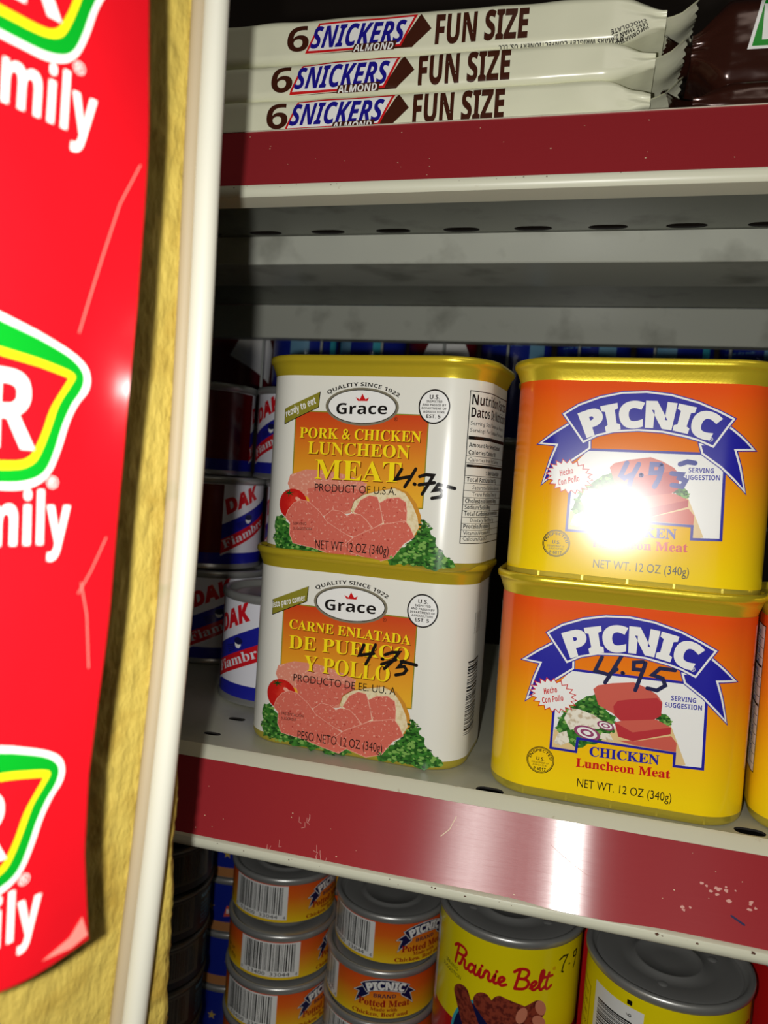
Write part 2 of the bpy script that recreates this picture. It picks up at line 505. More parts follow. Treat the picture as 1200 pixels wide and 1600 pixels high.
LAB0, LAB1, CANH, PITCHZ = 4.3, 78.4, 87.0, 83.5
def meat_can(label, W, D, r, art, loc, rz, base_mat, group, price=None, label_note=None):
    at, f, us = oblong(W, D, r)
    t = thing('luncheon_meat_can', label, 'can', loc, rz, group, TILT)
    def ring(z, o): return [(at(u)[0] + at(u)[2] * o / 1000, at(u)[1] + at(u)[3] * o / 1000, z / 1000) for u in us]
    bm = bmesh.new()
    loft(bm, [ring(*p) for p in ((0, -2.4), (0.25, -1.7), (0.8, -0.9), (1.6, -0.35), (2.6, -0.06), (40, -0.05), (78.2, -0.05), (79.2, 0.15), (80.6, 0.7), (82.2, 1.3), (83.6, 1.9), (84.2, 2.1))])
    for k in range(-2, 3):
        x = k * 0.0165
        box(bm, x - 0.0004, x + 0.0004, -D / 2 - 0.00016, -D / 2 + 0.004, 0.0014, 0.0042)
    from_bm('can_body', bm, M_gold_dark if base_mat is M_orange else M_gold_dark, t, angle=R(50))
    bm = bmesh.new()
    loft(bm, [ring(*p) for p in ((78.45, 0.02), (79.2, 0.2), (80.6, 0.75), (82.2, 1.35), (83.7, 1.95), (84.0, 2.5), (84.6, 2.85), (85.4, 2.95), (86.2, 2.85), (86.8, 2.4), (87.0, 1.8), (86.7, 1.2), (85.6, 0.9), (84.2, 0.8), (83.6, 0.4), (83.3, -0.6), (83.3, -4), (83.4, -5), (83.4, -8))], cap0=False)
    from_bm('lid', bm, M_gold, t, angle=R(60))
    def surf(u, v, o):
        x, y, nx, ny = at(u)
        return (x + nx * (o + 0.00012), y + ny * (o + 0.00012), v)
    P = Print(surf, (f - 0.0005) * 1000, 1.2)
    # the printed sheet itself
    n = len(us)
    uu = sorted(us)
    uu = uu + [-uu[0]] if uu[0] < 0 else uu
    k = len(P.v); si = P.slot(base_mat)
    for u in uu:
        for v in (LAB0, LAB1):
            P.v.append(surf(u, v / 1000, 0)); P.uv.append((u * 10, v / 100))
    for i in range(len(uu) - 1):
        P.f.append([k + 2 * i, k + 2 * i + 2, k + 2 * i + 3, k + 2 * i + 1]); P.mi.append(si)
    art(P)
    lab = P.build('label', t)
    if price:
        Q = Print(surf, (f - 0.0005) * 1000, 1.2, 0.00030)
        price(Q)
        Q.build('handwritten_price', t)
    return t

TILT = -0.012
def shelf_z(x): return -0.1217 + 0.012 * (x - 0.02)

def leafy(P, H, outline, seed, n):
    rnd = random.Random(seed)
    pts = H.all(outline)
    P.frill(pts, M_leafA, 3, 1.7, seed)
    xs = [p[0] for p in pts]; ys = [p[1] for p in pts]
    def inside(x, y):
        c = False
        for a, b in zip(pts, pts[1:] + pts[:1]):
            if (a[1] > y) != (b[1] > y) and x < (b[0] - a[0]) * (y - a[1]) / (b[1] - a[1]) + a[0]: c = not c
        return c
    k = 0
    n = int(n * 1.7)
    for _ in range(n * 6):
        x, y = rnd.uniform(min(xs), max(xs)), rnd.uniform(min(ys), max(ys))
        if not inside(x, y): continue
        k += 1
        if k > n: break
        m = rnd.choice((M_leafB, M_leafC, M_leafC, M_leafB, M_leafA))
        s = rnd.uniform(0.45, 1.25); a = rnd.uniform(0, 6)
        q = [(x + s * math.cos(a + j * 0.9) * rnd.uniform(0.5, 1.3), y + s * 0.6 * math.sin(a + j * 0.9) * rnd.uniform(0.5, 1.3)) for j in range(7)]
        P.poly(q, m, 3.5 + 0.025 * k)

def grace_common(P):
    H = H1
    boxp = H.all([(187, 283), (778, 310), (745, 718), (163, 700)])
    P.poly(boxp, M_box, 1)
    P.line(boxp + boxp[:1], 0.5, M_olive, 1.6, False)
    P.poly(H.all([(132, 340), (135, 272), (296, 200), (288, 268)]), M_olive, 2)
    P.line(H.all([(132, 340), (135, 272)]), 0.3, M_black, 2.3, False)
    P.line(H.all([(132, 340), (288, 268), (296, 200)]), 0.35, M_black, 2.3, False)
    c = H(479, 268)
    P.ell(c[0], c[1], 16.6, 7.9, M_grey, 2.4)
    P.ell(c[0], c[1], 15.6, 7.1, M_black, 3)
    P.ell(c[0], c[1], 15.2, 6.8, M_paperwhite, 3.6)
    H.text(P, 'Grace', (366, 299), (592, 303), 47, M_black, 5, style='bold')
    P.poly(H.all([(453, 226), (463, 243), (506, 244), (513, 228), (497, 236), (484, 211), (472, 236)]), M_red, 5)
    P.arc_text('QUALITY SINCE 1922', H(330, 212), H(487, 178), H(644, 230), 1.55, M_black, 2, 'bold', res=2)
    P.text('®', *H(622, 334), 1.6, M_black, 2, res=2)
    # inspection stamp
    q = H(802, 272)
    P.ell(*q, 6.6, 7.0, M_black, 2)
    P.ell(*q, 6.0, 6.4, M_paperwhite, 2.6)
    for st, dy, h, wd in (('U.S.', 3.0, 1.7, 4.2), ('INSPECTED', 1.6, 0.9, 6.6), ('AND PASSED BY', 0.2, 0.9, 10.0), ('DEPARTMENT OF', -1.2, 0.9, 10.4), ('AGRICULTURE', -2.6, 0.9, 9.0), ('EST. 5', -4.6, 1.4, 6.0)):
        P.text(st, q[0], q[1] + dy, h, M_black, 3.5, w=wd, align='c', style='bold', res=2)
    # food picture
    P.poly(H.all([(148, 600), (160, 562), (230, 540), (330, 546), (420, 570), (500, 605), (485, 660), (440, 700), (425, 735), (300, 745), (235, 660), (160, 630)]), M_hampale, 2.4)
    P.poly(H.all([(235, 625), (300, 612), (400, 618), (500, 640), (470, 680), (430, 715), (380, 740), (300, 742), (245, 690)]), M_ham, 2.9)
    P.poly(H.all([(425, 722), (440, 680), (480, 652), (540, 636), (625, 622), (680, 645), (718, 695), (738, 750), (742, 800), (717, 842), (660, 850), (500, 800)]), M_crust, 2.9)
    P.poly(H.all([(428, 722), (443, 682), (482, 656), (545, 640), (622, 628), (668, 650), (700, 700), (722, 755), (728, 800), (706, 836), (660, 845), (500, 800)]), M_bread, 3.4)
    def slab(pts, ly):
        p = H.all(pts)
        P.poly(p, M_ham, ly); P.line(p + p[:1], 0.2, M_hamedge, ly + 0.5, False)
    slab([(440, 728), (470, 678), (510, 657), (545, 665), (560, 712), (568, 778), (525, 802), (490, 758)], 4)
    slab([(552, 692), (590, 672), (640, 668), (672, 690), (676, 730), (672, 795), (575, 785)], 4)
    slab([(310, 745), (345, 718), (385, 725), (410, 745), (430, 735), (470, 740), (495, 765), (522, 802), (440, 838), (380, 818), (320, 792)], 5)
    slab([(138, 748), (150, 715), (175, 685), (205, 672), (240, 680), (290, 725), (322, 770), (380, 810), (440, 845), (470, 905), (420, 938), (340, 912), (260, 882), (170, 860), (155, 820), (158, 772)], 6)
    slab([(400, 870), (440, 838), (560, 786), (668, 770), (690, 800), (708, 842), (660, 872), (610, 932), (540, 948), (480, 925), (425, 905)], 7)
    t = H(170, 690)
    P.ell(t[0], t[1], 7.0, 6.6, M_tomato, 3.4)
    P.ell(t[0] + 2.4, t[1] + 2.2, 1.5, 0.8, M_shine, 4.2, rot=-0.5)
    for k in range(6):
        a = 0.4 + k * PI / 3
        P.poly([(t[0] - 2.0 + 0.5 * math.cos(a + 1.2), t[1] + 4.6 + 0.4 * math.sin(a + 1.2)), (t[0] - 2.0 + 3.0 * math.cos(a), t[1] + 4.6 + 1.8 * math.sin(a)), (t[0] - 2.0 - 0.5 * math.cos(a + 1.2), t[1] + 4.6 - 0.4 * math.sin(a + 1.2))], M_leafC, 4.4)
    leafy(P, H, [(90, 745), (120, 735), (140, 760), (158, 800), (165, 850), (260, 880), (340, 905), (345, 925), (300, 928), (200, 905), (85, 885), (75, 830)], 3, 60)
    leafy(P, H, [(740, 760), (765, 770), (790, 830), (800, 870), (850, 930), (885, 978), (800, 985), (700, 965), (600, 955), (570, 940), (640, 890), (700, 850), (725, 825)], 5, 90)
    leafy(P, H, [(350, 915), (460, 905), (480, 935), (420, 950), (355, 945)], 6, 10)

def hand_475(H, pts):
    def price(Q):
        for k, st in enumerate(pts): Q.line(H.all(st), 1.4, M_marker, k * 0.4)
    return price

def art_english(P):
    grace_common(P)
    H = H1
    for st, bl, br, h in (('PORK & CHICKEN', (203, 400), (742, 428), 46), ('LUNCHEON', (238, 470), (690, 498), 54), ('MEAT', (268, 580), (650, 603), 86)):
        H.text(P, st, (bl[0] + 4, bl[1] + 4), (br[0] + 4, br[1] + 4), h, M_brownshadow, 3.9, style='serif')
        H.text(P, st, bl, br, h, M_yellowtext, 4.6, style='serif', res=5)
    H.text(P, 'PRODUCT OF U.S.A.', (268, 635), (628, 658), 34, M_black, 5.4)
    H.text(P, 'NET WT 12 OZ (340g)', (268, 886), (592, 920), 40, M_black, 9)
    H.text(P, 'SERVING', (172, 780), (230, 783), 12, M_black, 9, res=2)
    H.text(P, 'SUGGESTION', (172, 802), (252, 806), 12, M_black, 9, res=2)
    H.text(P, 'ready to eat', (142, 310), (280, 250), 30, M_paperwhite, 3, style='ital')
    # nutrition panel round the corner
    x0, x1, y0, y1 = 44.5, 84.0, 12.5, 74.0
    P.line([(x0, y0), (x1, y0), (x1, y1), (x0, y1), (x0, y0)], 0.35, M_black, 1, False)
    P.text('Nutrition Facts', x0 + 1, 68.6, 4.0, M_black, 1, w=36, style='bold')
    P.text('Datos De Nutricion', x0 + 1, 63.6, 3.8, M_black, 1, w=37, style='bold')
    rows = [('Serving Size/Tamano por Racion', 60.4, 0), ('Servings Per Container/Porciones', 57.6, 0), None, ('Amount Per Serving/Cantidad', 51.6, 1), ('Calories/Calorias 150', 48.6, 1), ('Calories from Fat/Calorias', 45.8, 0), None,
            ('% Daily Value/Valor', 40.6, 1), ('Total Fat/Grasa Total 12g', 37.6, 1), ('Saturated Fat/Grasa Saturada', 34.6, 0), ('Trans Fat/Grasa Trans 0g', 31.8, 0), ('Cholesterol/Colesterol 40mg', 29.0, 1), ('Sodium/Sodio 600mg', 26.4, 1), ('Total Carbohydrate/Carbohidrato', 23.8, 1), ('Dietary Fiber/Fibra 0g', 21.2, 0), ('Protein/Proteinas 7g', 18.6, 1), ('Vitamin/Vitamina A 0%', 16.0, 0), ('Calcium/Calcio 2%', 13.6, 0)]
    y = 56
    for rw in rows:
        if rw is None: continue
        st, yy, bd = rw
        ind = 4 if st.startswith(('Sat', 'Trans', 'Diet')) else 12 if st[0] == '%' else 1
        P.text(st, x0 + ind, yy, 1.7, M_black, 1, w=min(36 - ind, len(st) * 1.15), style='bold' if bd else 'sans', res=1)
        if 14 < yy < 50: P.rect(x0, yy - 0.75, x1, yy - 0.55, M_black, 1)
    P.rect(x0 + 0.5, 54.6, x1 - 0.5, 56.0, M_black, 1)
    P.rect(x0 + 0.5, 43.4, x1 - 0.5, 44.5, M_black, 1)

def art_spanish(P):
    grace_common(P)
    H = H2
    for st, bl, br, h in (('CARNE ENLATADA', (230, 392), (765, 467), 42), ('DE PUERCO', (226, 480), (757, 540), 60), ('Y POLLO', (293, 580), (670, 632), 70)):
        H.text(P, st, (bl[0] + 4, bl[1] + 4), (br[0] + 4, br[1] + 4), h, M_brownshadow, 3.9, style='serif')
        H.text(P, st, bl, br, h, M_yellowtext, 4.6, style='serif', res=5)
    H.text(P, 'PRODUCTO DE EE. UU. A', (245, 627), (697, 690), 33, M_black, 5.4)
    H.text(P, 'PESO NETO 12 OZ (340g)', (260, 886), (635, 946), 40, M_black, 9)
    H.text(P, 'PRESENTACIÓN', (192, 776), (288, 790), 13, M_black, 9, res=2)
    H.text(P, 'SUGERIDA', (190, 798), (256, 806), 13, M_black, 9, res=2)
    H.text(P, 'listo para comer', (153, 302), (305, 268), 26, M_paperwhite, 3, style='ital')
    P.barcode(53, 14, 68, 46, 1, 4, False)
    for k in range(5): P.text('NUTRICION POR PORCION'[k:k + 12], 56 + k * 2.4, 66, 1.2, M_black, 1, w=9, rot=-PI / 2, res=1)

G475A = [[(655, 545), (628, 588), (692, 578)], [(718, 545), (690, 590), (668, 622)], [(710, 610), (714, 612)], [(735, 578), (765, 570), (796, 574), (768, 620), (745, 655)], [(732, 614), (800, 606)], [(818, 612), (797, 640), (822, 636), (838, 650), (825, 668), (788, 674)], [(815, 614), (850, 622), (885, 632)]]
G475B = [[(562, 466), (540, 512), (604, 505)], [(612, 466), (592, 510), (568, 552)], [(640, 528), (644, 530)], [(655, 510), (685, 500), (716, 500), (685, 540), (650, 572)], [(638, 552), (702, 532)], [(735, 538), (712, 565), (738, 562), (748, 578), (735, 594), (700, 600)], [(725, 540), (760, 548), (792, 557)]]

RIB_C = [(302, 285), (360, 255), (450, 231), (540, 222), (640, 228), (740, 250), (850, 292), (930, 335), (987, 370), (955, 408), (905, 470), (850, 440), (800, 420), (700, 390), (600, 374), (500, 370), (430, 380), (375, 402), (340, 345)]
RIB_L = [(320, 328), (255, 362), (203, 393), (270, 405), (240, 470), (208, 552), (250, 520), (310, 482), (395, 432), (396, 405), (372, 402), (345, 345)]
RIB_R = [(968, 400), (1020, 448), (1068, 497), (990, 492), (1010, 570), (1027, 660), (990, 615), (940, 560), (866, 498), (858, 465), (905, 470), (940, 425)]
def ribbon(P, F, ly, k=1.0, out=M_royal, band=M_royal, fs=1.0):
    for pts in (RIB_L, RIB_R, RIB_C):
        p = [F(*q) for q in pts]
        P.line(p + p[:1], 2.1 * k, out, ly, False)
        P.line(p + p[:1], 1.4 * k, M_paperwhite, ly + 0.6, False)
        P.poly(p, band, ly + 1.2)
        ly += 1.3
    ly += 0.4
    P.arc_text('PICNIC', F(386, 386), F(650, 368), F(898, 450), 8.8 * k, M_paperwhite, ly, 'bold', 0.045 * fs)

def art_picnic(P):
    H = H3
    P.poly(H.all([(395, 440), (955, 512), (928, 862), (808, 848), (813, 795), (410, 728), (402, 784), (296, 766), (314, 600), (330, 500)]), M_paperwhite, 1)
    P.poly(H.all([(312, 690), (560, 690), (790, 650), (858, 846), (810, 848), (815, 795), (412, 728), (404, 782), (300, 766)]), M_board, 1.7)
    leafy(P, H, [(330, 660), (350, 600), (420, 575), (450, 548), (500, 535), (522, 590), (565, 640), (570, 700), (500, 740), (405, 765), (318, 690)], 11, 60)
    leafy(P, H, [(750, 622), (785, 630), (797, 668), (770, 692), (745, 670)], 12, 8)
    P.poly(H.all([(355, 642), (380, 600), (420, 606), (480, 630), (524, 662), (500, 690), (430, 682), (380, 692)]), M_mush, 6.2)
    P.poly(H.all([(310, 745), (328, 706), (365, 695), (376, 742), (340, 756)]), M_mush, 6.2)
    P.poly(H.all([(500, 730), (510, 705), (545, 710), (560, 742)]), M_mush, 6.4)
    for cx, cy, rx in ((450, 705, 5.0), (528, 676, 3.2)):
        c = H(cx, cy)
        for k in range(4): P.ell(c[0], c[1], rx * (1 - k * 0.24), rx * 0.5 * (1 - k * 0.24), M_onion if k % 2 == 0 else M_paperwhite, 6.5 + k * 0.3, 32, -0.2)
    P.poly(H.all([(480, 522), (500, 506), (560, 498), (650, 495), (700, 518), (745, 548), (766, 580), (760, 632), (725, 655), (590, 655), (560, 625), (500, 588)]), M_loaf, 7)
    P.poly(H.all([(562, 595), (580, 572), (640, 566), (745, 562), (766, 585), (760, 636), (725, 656), (590, 656), (566, 632)]), M_loafF, 7.5)
    P.poly(H.all([(565, 662), (600, 655), (740, 652), (800, 686), (798, 714), (640, 742), (580, 722)]), M_loafF, 7.5)
    P.poly(H.all([(568, 662), (600, 655), (740, 652), (800, 686), (700, 698), (640, 705)]), M_loaf, 8)
    P.poly(H.all([(578, 738), (650, 742), (800, 722), (822, 752), (818, 790), (640, 758)]), M_loaf, 7.5)
    p = H.all([(345, 434), (395, 440), (955, 512), (928, 862), (808, 848), (813, 795), (410, 728), (402, 784), (296, 766), (314, 600)])
    P.line(p, 0.95, M_royal, 8.5, False)
    ribbon(P, H, 9)
    P.text('®', *H(884, 452), 1.7, M_paperwhite, 15, res=2)
    # starburst
    c = H(312, 545); out = []
    for k in range(40):
        a = 2 * PI * k / 40 - 0.12; q = 1.0 if k % 2 == 0 else 0.78
        out.append((c[0] + 8.8 * q * math.cos(a) - 1.2 * math.sin(a) * q, c[1] + 6.6 * q * math.sin(a)))
    P.poly(out, M_paperwhite, 16)
    P.line(out + out[:1], 0.3, M_red, 16.6, False)
    H.text(P, 'Hecho', (275, 540), (331, 533), 24, M_red, 17.4, style='ital')
    H.text(P, 'Con Pollo', (268, 578), (356, 568), 24, M_red, 17.4, style='ital')
    H.text(P, 'SERVING', (803, 572), (906, 585), 20, M_royal, 9, style='bold')
    H.text(P, 'SUGGESTION', (777, 600), (930, 616), 20, M_royal, 9, style='bold')
    H.text(P, 'CHICKEN', (457, 801), (747, 842), 40, M_royal, 9, style='serif', offset=0.012)
    H.text(P, 'Luncheon Meat', (400, 845), (792, 900), 36, M_red, 9, style='serif', offset=0.012)
    H.text(P, 'NET WT. 12 OZ (340g)', (402, 930), (794, 1000), 36, M_black, 2)
    c = H(252, 817)
    P.ring(*c, 5.1, 5.1, 0.3, M_black, 1); P.ring(*c, 4.7, 4.7, 0.2, M_black, 1)
    P.arc_text('INSPECTED', (c[0] - 3.6, c[1] + 0.3), (c[0], c[1] + 3.3), (c[0] + 3.6, c[1] + 0.3), 1.0, M_black, 1, 'bold', res=2)
    P.text('U.S.', c[0], c[1] - 0.2, 1.3, M_black, 1, align='c', style='bold', res=2)
    P.text('DEPARTMENT OF', c[0], c[1] - 1.4, 0.7, M_black, 1, w=6.4, align='c', res=1)
    P.text('AGRICULTURE', c[0], c[1] - 2.4, 0.7, M_black, 1, w=5.6, align='c', res=1)
    P.text('P-6817', c[0], c[1] - 4.1, 1.2, M_black, 1, w=4.6, align='c', style='bold', res=2)
    # nutrition panel on the left flank
    P.rect(-84, 18, -54, 74, M_paperwhite, 1)
    P.line([(-84, 18), (-54, 18), (-54, 74), (-84, 74), (-84, 18)], 0.4, M_black, 1.6, False)
    for k in range(14):
        y = 70 - k * 3.7
        P.rect(-83.5, y - 1.0, -54.5, y - 0.75 + (0.7 if k in (3, 7) else 0), M_black, 1.6)
        P.text(('Nutrition Facts', 'Serving Size 2 oz', 'Calories 120', 'Total Fat 9g', 'Sodium 500mg', 'Protein 8g', 'Calcium 2%')[k % 7], -82, y, 1.9, M_royal, 1.6, w=22, style='bold', res=1)

def hand_495(pts, mats, wd=1.45):
    def price(Q):
        for k, (st, m) in enumerate(zip(pts, mats)): Q.line(H3.all(st), wd, m, 1 + k * 0.4)
    return price
P495L = [[(520, 388), (490, 445), (545, 462), (580, 440)], [(604, 380), (560, 450), (530, 495)], [(603, 455), (606, 457)], [(690, 410), (652, 412), (650, 440), (690, 445), (700, 415)], [(697, 425), (675, 480), (655, 528)], [(822, 447), (760, 438), (728, 465), (770, 480), (780, 510), (745, 530), (705, 520)]]
P495U = [[(552, 510), (525, 560), (540, 572), (572, 560)], [(600, 520), (570, 570), (560, 602)], [(608, 565), (610, 567)], [(690, 530), (655, 525), (650, 560), (685, 562), (694, 535)], [(695, 545), (680, 590), (662, 618)], [(735, 570), (775, 578), (765, 592), (790, 605), (775, 628), (735, 618)], [(770, 535), (800, 528), (830, 536)]]

# ------------------------------------------------------------------ shelves
def extrude_x(bm, prof, x0, x1, close=True):
    A = [bm.verts.new((x0, y, z)) for y, z in prof]; B = [bm.verts.new((x1, y, z)) for y, z in prof]
    n = len(prof)
    for i in range(n if close else n - 1):
        bm.faces.new((A[i], A[(i + 1) % n], B[(i + 1) % n], B[i]))
    if close:
        bm.faces.new(A[::-1]); bm.faces.new(B)

def plate(bm, x0, x1, y0, y1, z0, z1, holes):
    loops = [[(x0, y0), (x1, y0), (x1, y1), (x0, y1)]]
    for cx, cy, rx, ry in holes:
        loops.append([(cx + rx * math.copysign(abs(math.cos(a)) ** 0.6, math.cos(a)), cy + ry * math.sin(a)) for a in [2 * PI * k / 20 for k in range(20)]][::-1])
    tri = tessellate_polygon([[Vector((x, y, 0)) for x, y in lp] for lp in loops])
    flat = [p for lp in loops for p in lp]
    T = [bm.verts.new((x, y, z1)) for x, y in flat]; Bv = [bm.verts.new((x, y, z0)) for x, y in flat]
    for t in tri:
        bm.faces.new([T[i] for i in t]); bm.faces.new([Bv[i] for i in reversed(t)])
    k = 0
    for lp in loops:
        n = len(lp)
        for i in range(n):
            a, b = k + i, k + (i + 1) % n
            bm.faces.new((T[a], T[b], Bv[b], Bv[a]))
        k += n

def marks(P, rnd, n, x0, x1, y0, y1, mats, smin, smax, layer=0):
    for i in range(n):
        x, y, s = rnd.uniform(x0, x1), rnd.uniform(y0, y1), rnd.uniform(smin, smax)
        a = rnd.uniform(0, 6)
        P.poly([(x + s * rnd.uniform(0.4, 1.2) * math.cos(a + j * 0.9) * 1.4, y + s * rnd.uniform(0.4, 1.2) * math.sin(a + j * 0.9)) for j in range(7)], rnd.choice(mats), layer + 0.01 * i)

XL, XR = -0.385, 0.26
def shelf(label, z, ydeck, strip_top, strip_bot, holes, seed, lip, scratches=True, beams=()):
    t = thing('metal_shelf', label, 'shelf', (0.02, 0, z), 0, None, TILT)
    yb = 0.575
    bm = bmesh.new()
    plate(bm, XL, XR, ydeck + 0.0015, yb, -0.0008, 0, holes)
    dk_ = from_bm('deck', bm, [M_paint, M_undershade, M_hole], t, smooth=False)
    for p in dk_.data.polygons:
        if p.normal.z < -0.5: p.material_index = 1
        elif abs(p.normal.z) < 0.5 and XL + 0.01 < p.center.x < XR - 0.01 and ydeck + 0.003 < p.center.y < yb - 0.003: p.material_index = 2   # slot edges coloured near black for the shade inside the holes
    bm = bmesh.new()
    ys, zs = strip_top
    prof = [(ydeck + 0.0017, -0.0014), (ydeck + 0.0017, -0.0002 + lip), (ydeck + 0.0013, 0.0002 + lip), (ydeck + 0.0008, lip), (ydeck - 0.0004, lip - 0.0006), (ys - 0.0004, zs + 0.0002), (ys + 0.003, zs - 0.0015), (ys + 0.003, -0.0035)]
    extrude_x(bm, prof, XL, XR)
    from_bm('front_lip', bm, M_edge, t, angle=R(35))
    # tinted price strip, gently hollow across its width
    yB, zB = strip_bot
    dy, dz = yB - ys, zB - zs
    L = math.hypot(dy, dz); nx, nz = dz / L, -dy / L          # towards the aisle
    def warp(x):                                              # the plastic strip is not quite flat along its length
        e = math.exp(-((x + 0.0185) / 0.040) ** 2)
        return 0.00115 * e * math.sin(70 * (x + 0.0185) + 0.8) if scratches else 0.0
    bm = bmesh.new(); fr = []; bk = []
    for k in range(13):
        q = k / 12
        h = -0.0004 * (1 - (2 * q - 1) ** 2)
        fr.append((ys + dy * q + nx * h, zs + dz * q + nz * h)); bk.append((ys + dy * q - nx * 0.0022, zs + dz * q - nz * 0.0022))
    prof = fr + bk[::-1]; xs = [XL + (XR - XL) * k / 160 for k in range(161)]
    loft(bm, [[(x, y + nx * warp(x), z + nz * warp(x)) for y, z in prof] for x in xs])
    st = from_bm('price_strip', bm, M_strip, t, angle=R(35))
    bm = bmesh.new()
    prof = [(yB + 0.0005, zB + 0.0008), (yB - 0.0010, zB + 0.0002), (yB - 0.0016, zB - 0.0012), (yB - 0.0013, zB - 0.0030), (yB - 0.0002, zB - 0.0040), (yB + 0.011, zB - 0.0040), (yB + 0.011, zB - 0.0005)]
    extrude_x(bm, prof, XL, XR)
    mo = from_bm('edge_moulding', bm, M_edge, t, angle=R(40))
    bm = bmesh.new()
    extrude_x(bm, [(yB + 0.0093, zB - 0.002), (yB + 0.0108, zB - 0.002), (ydeck + 0.0042, -0.0009), (ydeck + 0.0027, -0.0009)], XL, XR)
    from_bm('front_channel', bm, M_shelfgrey, t, smooth=False)
    # wear: chips and scratches on the strip
    def surf(u, v, o):
        q = v * 1000 / (L * 1000)
        h = -0.0004 * (1 - (2 * q - 1) ** 2) + warp(u)
        return (u, ys + dy * q + nx * (h + o + 0.00003), zs + dz * q + nz * (h + o + 0.00003))
    P = Print(surf)
    rnd = random.Random(seed)
    marks(P, rnd, 26, -190, 90, 2, L * 1000 - 2, [M_fleck], 0.12, 0.28)
    if scratches:
        for cx, cy in ((-118, 15), (-128, 27), (-108, 27)):
            for j in range(5):
                x, y = cx + rnd.uniform(-3, 3), cy + rnd.uniform(-3, 3)
                P.line([(x, y), (x + rnd.uniform(-0.6, 0.6), y + rnd.uniform(1, 2.6)), (x + rnd.uniform(-1.6, 1.6), y + rnd.uniform(2, 4))], 0.14, M_scratch, 0.5, False)
        P.line([(-58, 5), (-60, 10), (-63, 13)], 0.3, M_fleck, 0.5, False)
        for j in range(5):
            P.line([(-22 + j * 1.5, 9 + j), (-16 + j * 2, 13 + j)], 0.14, M_scratch, 0.5, False)
        marks(P, rnd, 16, 30, 48, 12, 18, [M_scratch], 0.3, 0.8)
        P.line([(40, 21), (44, 23)], 0.7, M_navymark, 1)
        marks(P, rnd, 3, 24, 30, 20, 23, [M_scratch], 0.4, 0.7)
    P.absorb(st)
    def surf2(u, v, o): return (u, yB - 0.0015 - o, zB - v)
    P = Print(surf2)
    marks(P, rnd, 26, -180, 90, 0.0, 1.6, [M_rust], 0.12, 0.4)
    if scratches: marks(P, rnd, 5, 2, 60, 0.1, 1.2, [M_rust], 0.5, 1.1)
    P.absorb(mo)
    for y, z1, zd, dep, mm in beams:
        bm = bmesh.new()
        prof = [(y, -0.0012), (y, z1 + 0.0006), (y + 0.0006, z1), (y + dep, z1), (y + dep, z1 + 0.0012), (y + 0.0014, z1 + 0.0014), (y + 0.0014, -0.0012)]
        extrude_x(bm, prof, XL, XR)
        from_bm('stiffener', bm, mm, t, angle=R(40))
    return t

def rel(x, y, z): return (x, y, z + CZ)
Zl = -0.1217
low = shelf('grey shelf with a maroon price strip holding the square luncheon meat cans', Zl, 0.2945, (0.2905, -0.0027), (0.2775, -0.0300),
            [(-0.173, 0.335, 0.0042, 0.0022), (-0.174, 0.312, 0.0040, 0.0020), (-0.0472, 0.3003, 0.0055, 0.0034), (0.048, 0.303, 0.0055, 0.0030), (-0.173, 0.36, 0.004, 0.002)], 3, 0.0012)
Zu = 0.1300
upp = shelf('upper grey shelf with a maroon price strip, wrapped sweets laid on its deck', Zu, 0.2865, (0.2850, 0.0018), (0.2720, -0.0245),
            [(-0.1686 + 0.0366 * k, 0.3995, 0.0095, 0.0036) for k in range(-4, 10)], 9, 0.0034, False,
            [(0.4045, -0.0165, 0, 0.048, M_shelfgrey), (0.5740, -0.0270, 0, 0.012, M_shelfgrey)])
base = thing('metal_shelf', 'bottom grey shelf under the stacks of small round cans', 'shelf', (0.02, 0, -0.4136))
bm = bmesh.new(); plate(bm, XL, XR, 0.33, 0.60, -0.0012, 0, []); from_bm('deck', bm, M_paint, base, smooth=False)
bm = bmesh.new(); extrude_x(bm, [(0.33, 0.0), (0.328, -0.001), (0.328, -0.03), (0.331, -0.03), (0.332, -0.0012)], XL, XR); from_bm('front_lip', bm, M_edge, base, smooth=False)

# far wall and floor of the shop
bm = bmesh.new(); box(bm, -1.2, 1.2, 1.00, 1.04, 0, 2.6)
wb = from_bm('wall_back', bm, mat('dark_wall', (58, 48, 42), 0.8), smooth=False); wb['kind'] = 'structure'
bm = bmesh.new(); box(bm, -1.2, 1.2, -1.0, 1.04, -0.04, 0)
fl = from_bm('floor', bm, mat('floor_tile', (120, 112, 100), 0.5), smooth=False); fl['kind'] = 'structure'

# wire back panel
wp = thing('wire_panel', 'white upright wires closing the back of the shelf, blue cans beyond', 'wire panel', (0, 0.596, -0.1400))
for x in (-0.3233, -0.2713, -0.2202, -0.1690, -0.1186, -0.0688, -0.0158, 0.0378, 0.0889, 0.140, 0.191):
    bm = bmesh.new(); tube(bm, [(x, 0, 0), (x, 0, 0.30)], 0.0011, 8); from_bm('upright_wire', bm, M_wire, wp)
for z in (0.004, 0.12, 0.296):
    bm = bmesh.new(); tube(bm, [(-0.34, 0.0022, z), (0.21, 0.0022, z)], 0.0013, 8); from_bm('cross_wire', bm, M_wire, wp)

# ------------------------------------------------------------------ luncheon meat cans
def front(x, y, th, D, du=0.0):
    """centre of a can whose printed front plane has its middle at x, y"""
    return (x + du * math.cos(th) - D / 2 * math.sin(th), y + du * math.sin(th) + D / 2 * math.cos(th))

